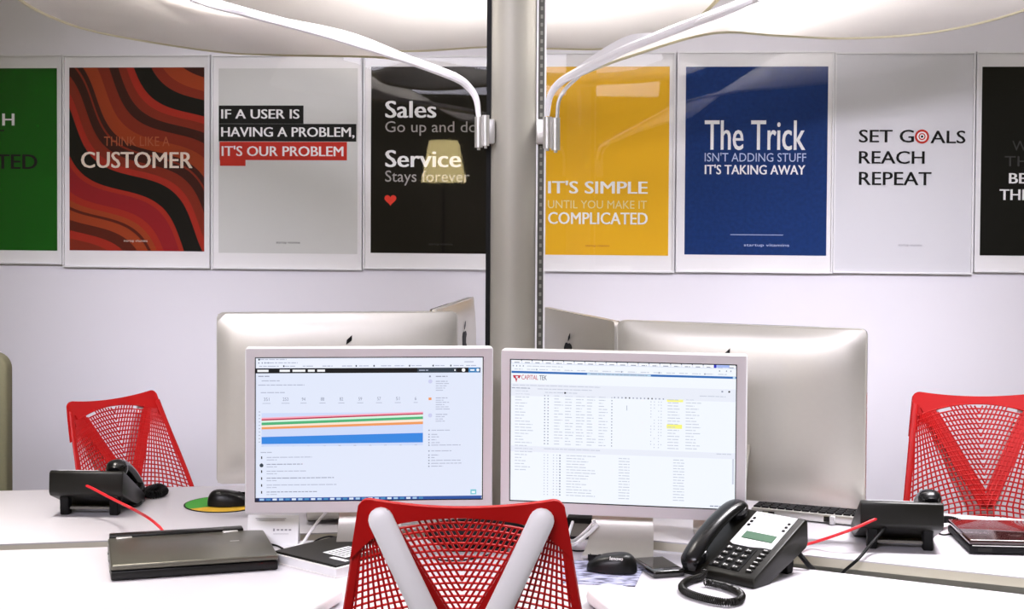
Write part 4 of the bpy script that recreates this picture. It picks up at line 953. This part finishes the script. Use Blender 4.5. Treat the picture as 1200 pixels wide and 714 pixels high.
# folded card
a = at_z(289, 640, DZ); c = at_z(349, 640, DZ); w = (c - a).length
b = MB(); b.prism([(0, 0), (0.022, 0.066), (0.0235, 0.066), (0.0465, 0), (0.045, 0), (0.0228, 0.063), (0.0015, 0)], 0, w, M=Matrix(((0, 0, 1, 0), (1, 0, 0, 0), (0, 1, 0, 0), (0, 0, 0, 1)))); cdm = math.atan2(0.066, 0.022)
FMc = Matrix(((1, 0, 0, 0), (0, 0.316, -0.949, -0.0004), (0, 0.949, 0.316, 0), (0, 0, 0, 1))); b.mi = 1
b.box((w * .45, 0.062, 0.0), (w * .6, 0.0012, 0.0006), M=FMc); b.box((w * .45, 0.058, 0.0), (w * .55, 0.0008, 0.0006), M=FMc); b.box((w * .52, 0.036, 0.0), (0.004, 0.006, 0.0006), M=FMc)
for k in range(4): b.box((w * .60 + k * 0.009, 0.036, 0.0), (0.006, 0.0035, 0.0006), M=FMc)
b.box((w * .66, 0.027, 0.0), (w * .3, 0.0008, 0.0006), M=FMc)
tag(b.build('tent_card', [M_paper, M_ink], loc=(a.x, a.y, DZ), rz=math.atan2(c.y - a.y, c.x - a.x), smooth=0), 'small white folded card standing behind the closed laptop', 'card')
# cables round the monitors
cable('display_cable', 'white cable dropping behind the dashboard monitor', [at_y(386, 596, 3.30), at_y(377, 606, 3.31), at_y(366, 620, 3.31), at_z(354, 637, DZ + 0.004), at_z(345, 641, DZ + 0.004)], 0.0035, M_white)
cable('power_lead', 'thin black lead curving by the folded card', [at_z(300, 634, DZ + 0.003), at_z(312, 637, DZ + 0.003), at_z(325, 640, DZ + 0.003), at_z(334, 645, DZ + 0.003)], 0.0022, M_blackm)
cable('power_lead', 'thin black lead arching behind the black magazine', [at_z(366, 637, DZ + 0.003), at_z(374, 632, DZ + 0.012), at_z(386, 629, DZ + 0.014), at_z(398, 631, DZ + 0.003)], 0.0022, M_blackm)
cable('display_cable', 'white cable looping over the black adapter, upper one', [at_y(671, 612, 3.25), at_z(666, 630, DZ + 0.05), at_z(672, 634, DZ + 0.03), at_z(685, 624, DZ + 0.035), at_y(697, 611, 3.27)], 0.0035, M_white)
cable('display_cable', 'white cable looping over the black adapter, lower one', [at_z(668, 640, DZ + 0.012), at_z(677, 636, DZ + 0.03), at_z(688, 627, DZ + 0.04), at_y(700, 616, 3.26)], 0.0045, M_white)
a = at_z(664, 640, DZ)
b = MB(); b.box((0.035, 0.035, 0.030), (0.075, 0.06, 0.058), 0.008, 2); ad = b.build('power_adapter', M_blackm, loc=(a.x, a.y + 0.03, DZ), rz=R(-10)); tag(ad, 'black power adapter behind the front chair and spreadsheet monitor', 'adapter')
b = MB(); b.box((0.035, 0.0045, 0.03), (0.05, 0.002, 0.03)); b.build('rating_label', mat('label_dim', (.12, .11, .09), .6), ad, smooth=0)
a = at_z(667, 645, DZ)
b = MB(); b.box((0.035, 0.012, 0.010), (0.07, 0.028, 0.020), 0.004, 2); ad2 = b.build('power_adapter', M_white, loc=(a.x, a.y, DZ), rz=R(-6)); tag(ad2, 'small white adapter lying in front of the black one', 'adapter')
# dark oblong behind the chair net
a = at_z(558, 648, DZ)
sk = thing('desk_speaker', 'black oblong speaker on the desk, seen through the front chair net', 'speaker', (a.x, a.y + 0.03, DZ))
b = MB(); b.grid(lambda u, v: (0.118 * math.cos(2 * math.pi * u) * max(0, math.sin(math.pi * v)) ** .5, 0.03 * math.sin(2 * math.pi * u) * max(0, math.sin(math.pi * v)) ** .5, 0.036 - 0.032 * math.cos(math.pi * v)), 36, 14); b.build('body', M_blackm, sk, smooth=60)
b = MB(); b.box((0, 0, 0.004), (0.14, 0.05, 0.008), 0.003); b.build('foot', M_char, sk)
cable('power_lead', 'thin black lead on the desk behind the front chair net', [at_z(500, 652, DZ + 0.003), at_z(520, 657, DZ + 0.003), at_z(548, 656, DZ + 0.003), at_z(575, 650, DZ + 0.003)], 0.002, M_blackm)

# ------------------------------------------------------------------ rounded screen at the left edge
yE = 4.35; xe = at_y(11.5, 480, yE).x; zt = at_y(2, 413, yE).z
dv = thing('divider_screen', 'olive grey rounded screen cut by the left photo edge', 'screen', (xe - 0.4, yE, 0))
b = MB(); pol = arc(0.4 - 0.05, zt - 0.05, 0.05, 0, R(90), 8) + arc(-0.4 + 0.05, zt - 0.05, 0.05, R(90), R(180), 8) + [(-0.4, 0.08), (0.4, 0.08)]
b.prism(pol, -0.03, 0.03, 0.010, 3, M=Matrix(((1, 0, 0, 0), (0, 0, -1, 0), (0, 1, 0, 0), (0, 0, 0, 1)))); b.build('panel', mat('olive_felt', (0.20, 0.19, 0.11), 0.9, noise=0.08, nscale=200), dv)
for x in (-0.3, 0.3):
    b = MB(); b.box((x, 0, 0.045), (0.04, 0.04, 0.09)); b.box((x, 0, 0.01), (0.06, 0.34, 0.02), 0.006); b.build('foot', M_alu, dv)

# ------------------------------------------------------------------ lamp mirrored in the black poster
hit = at_plane(520, 190, WP + WN * 0.018, WN); dr = ray(520, 190).normalized(); rf = dr - WN * (2 * dr.dot(WN)); lp = hit + rf * 6.0
fl = thing('floor_lamp', 'floor lamp with glowing cream shade, mirrored in the sales poster', 'lamp', (lp.x, lp.y, 0))
zs = lp.z
b = MB(); b.lathe([(0, 0), (0.15, 0), (0.15, 0.015), (0.02, 0.03), (0, 0.03)], 32); b.build('base', M_char, fl)
b = MB(); b.tube([(0, 0, 0.02), (0, 0, zs - 0.1)], 0.012, 12); b.build('pole', M_char, fl)
b = MB(); b.grid(lambda u, v: ((0.115 + 0.065 * v) * math.cos(2 * math.pi * u), (0.115 + 0.065 * v) * math.sin(2 * math.pi * u), zs + 0.17 - 0.33 * v), 40, 4, 0.003)
b.build('lamp_shade', glow('shade_glow', (1.0, 0.80, 0.36), 11.0), fl)
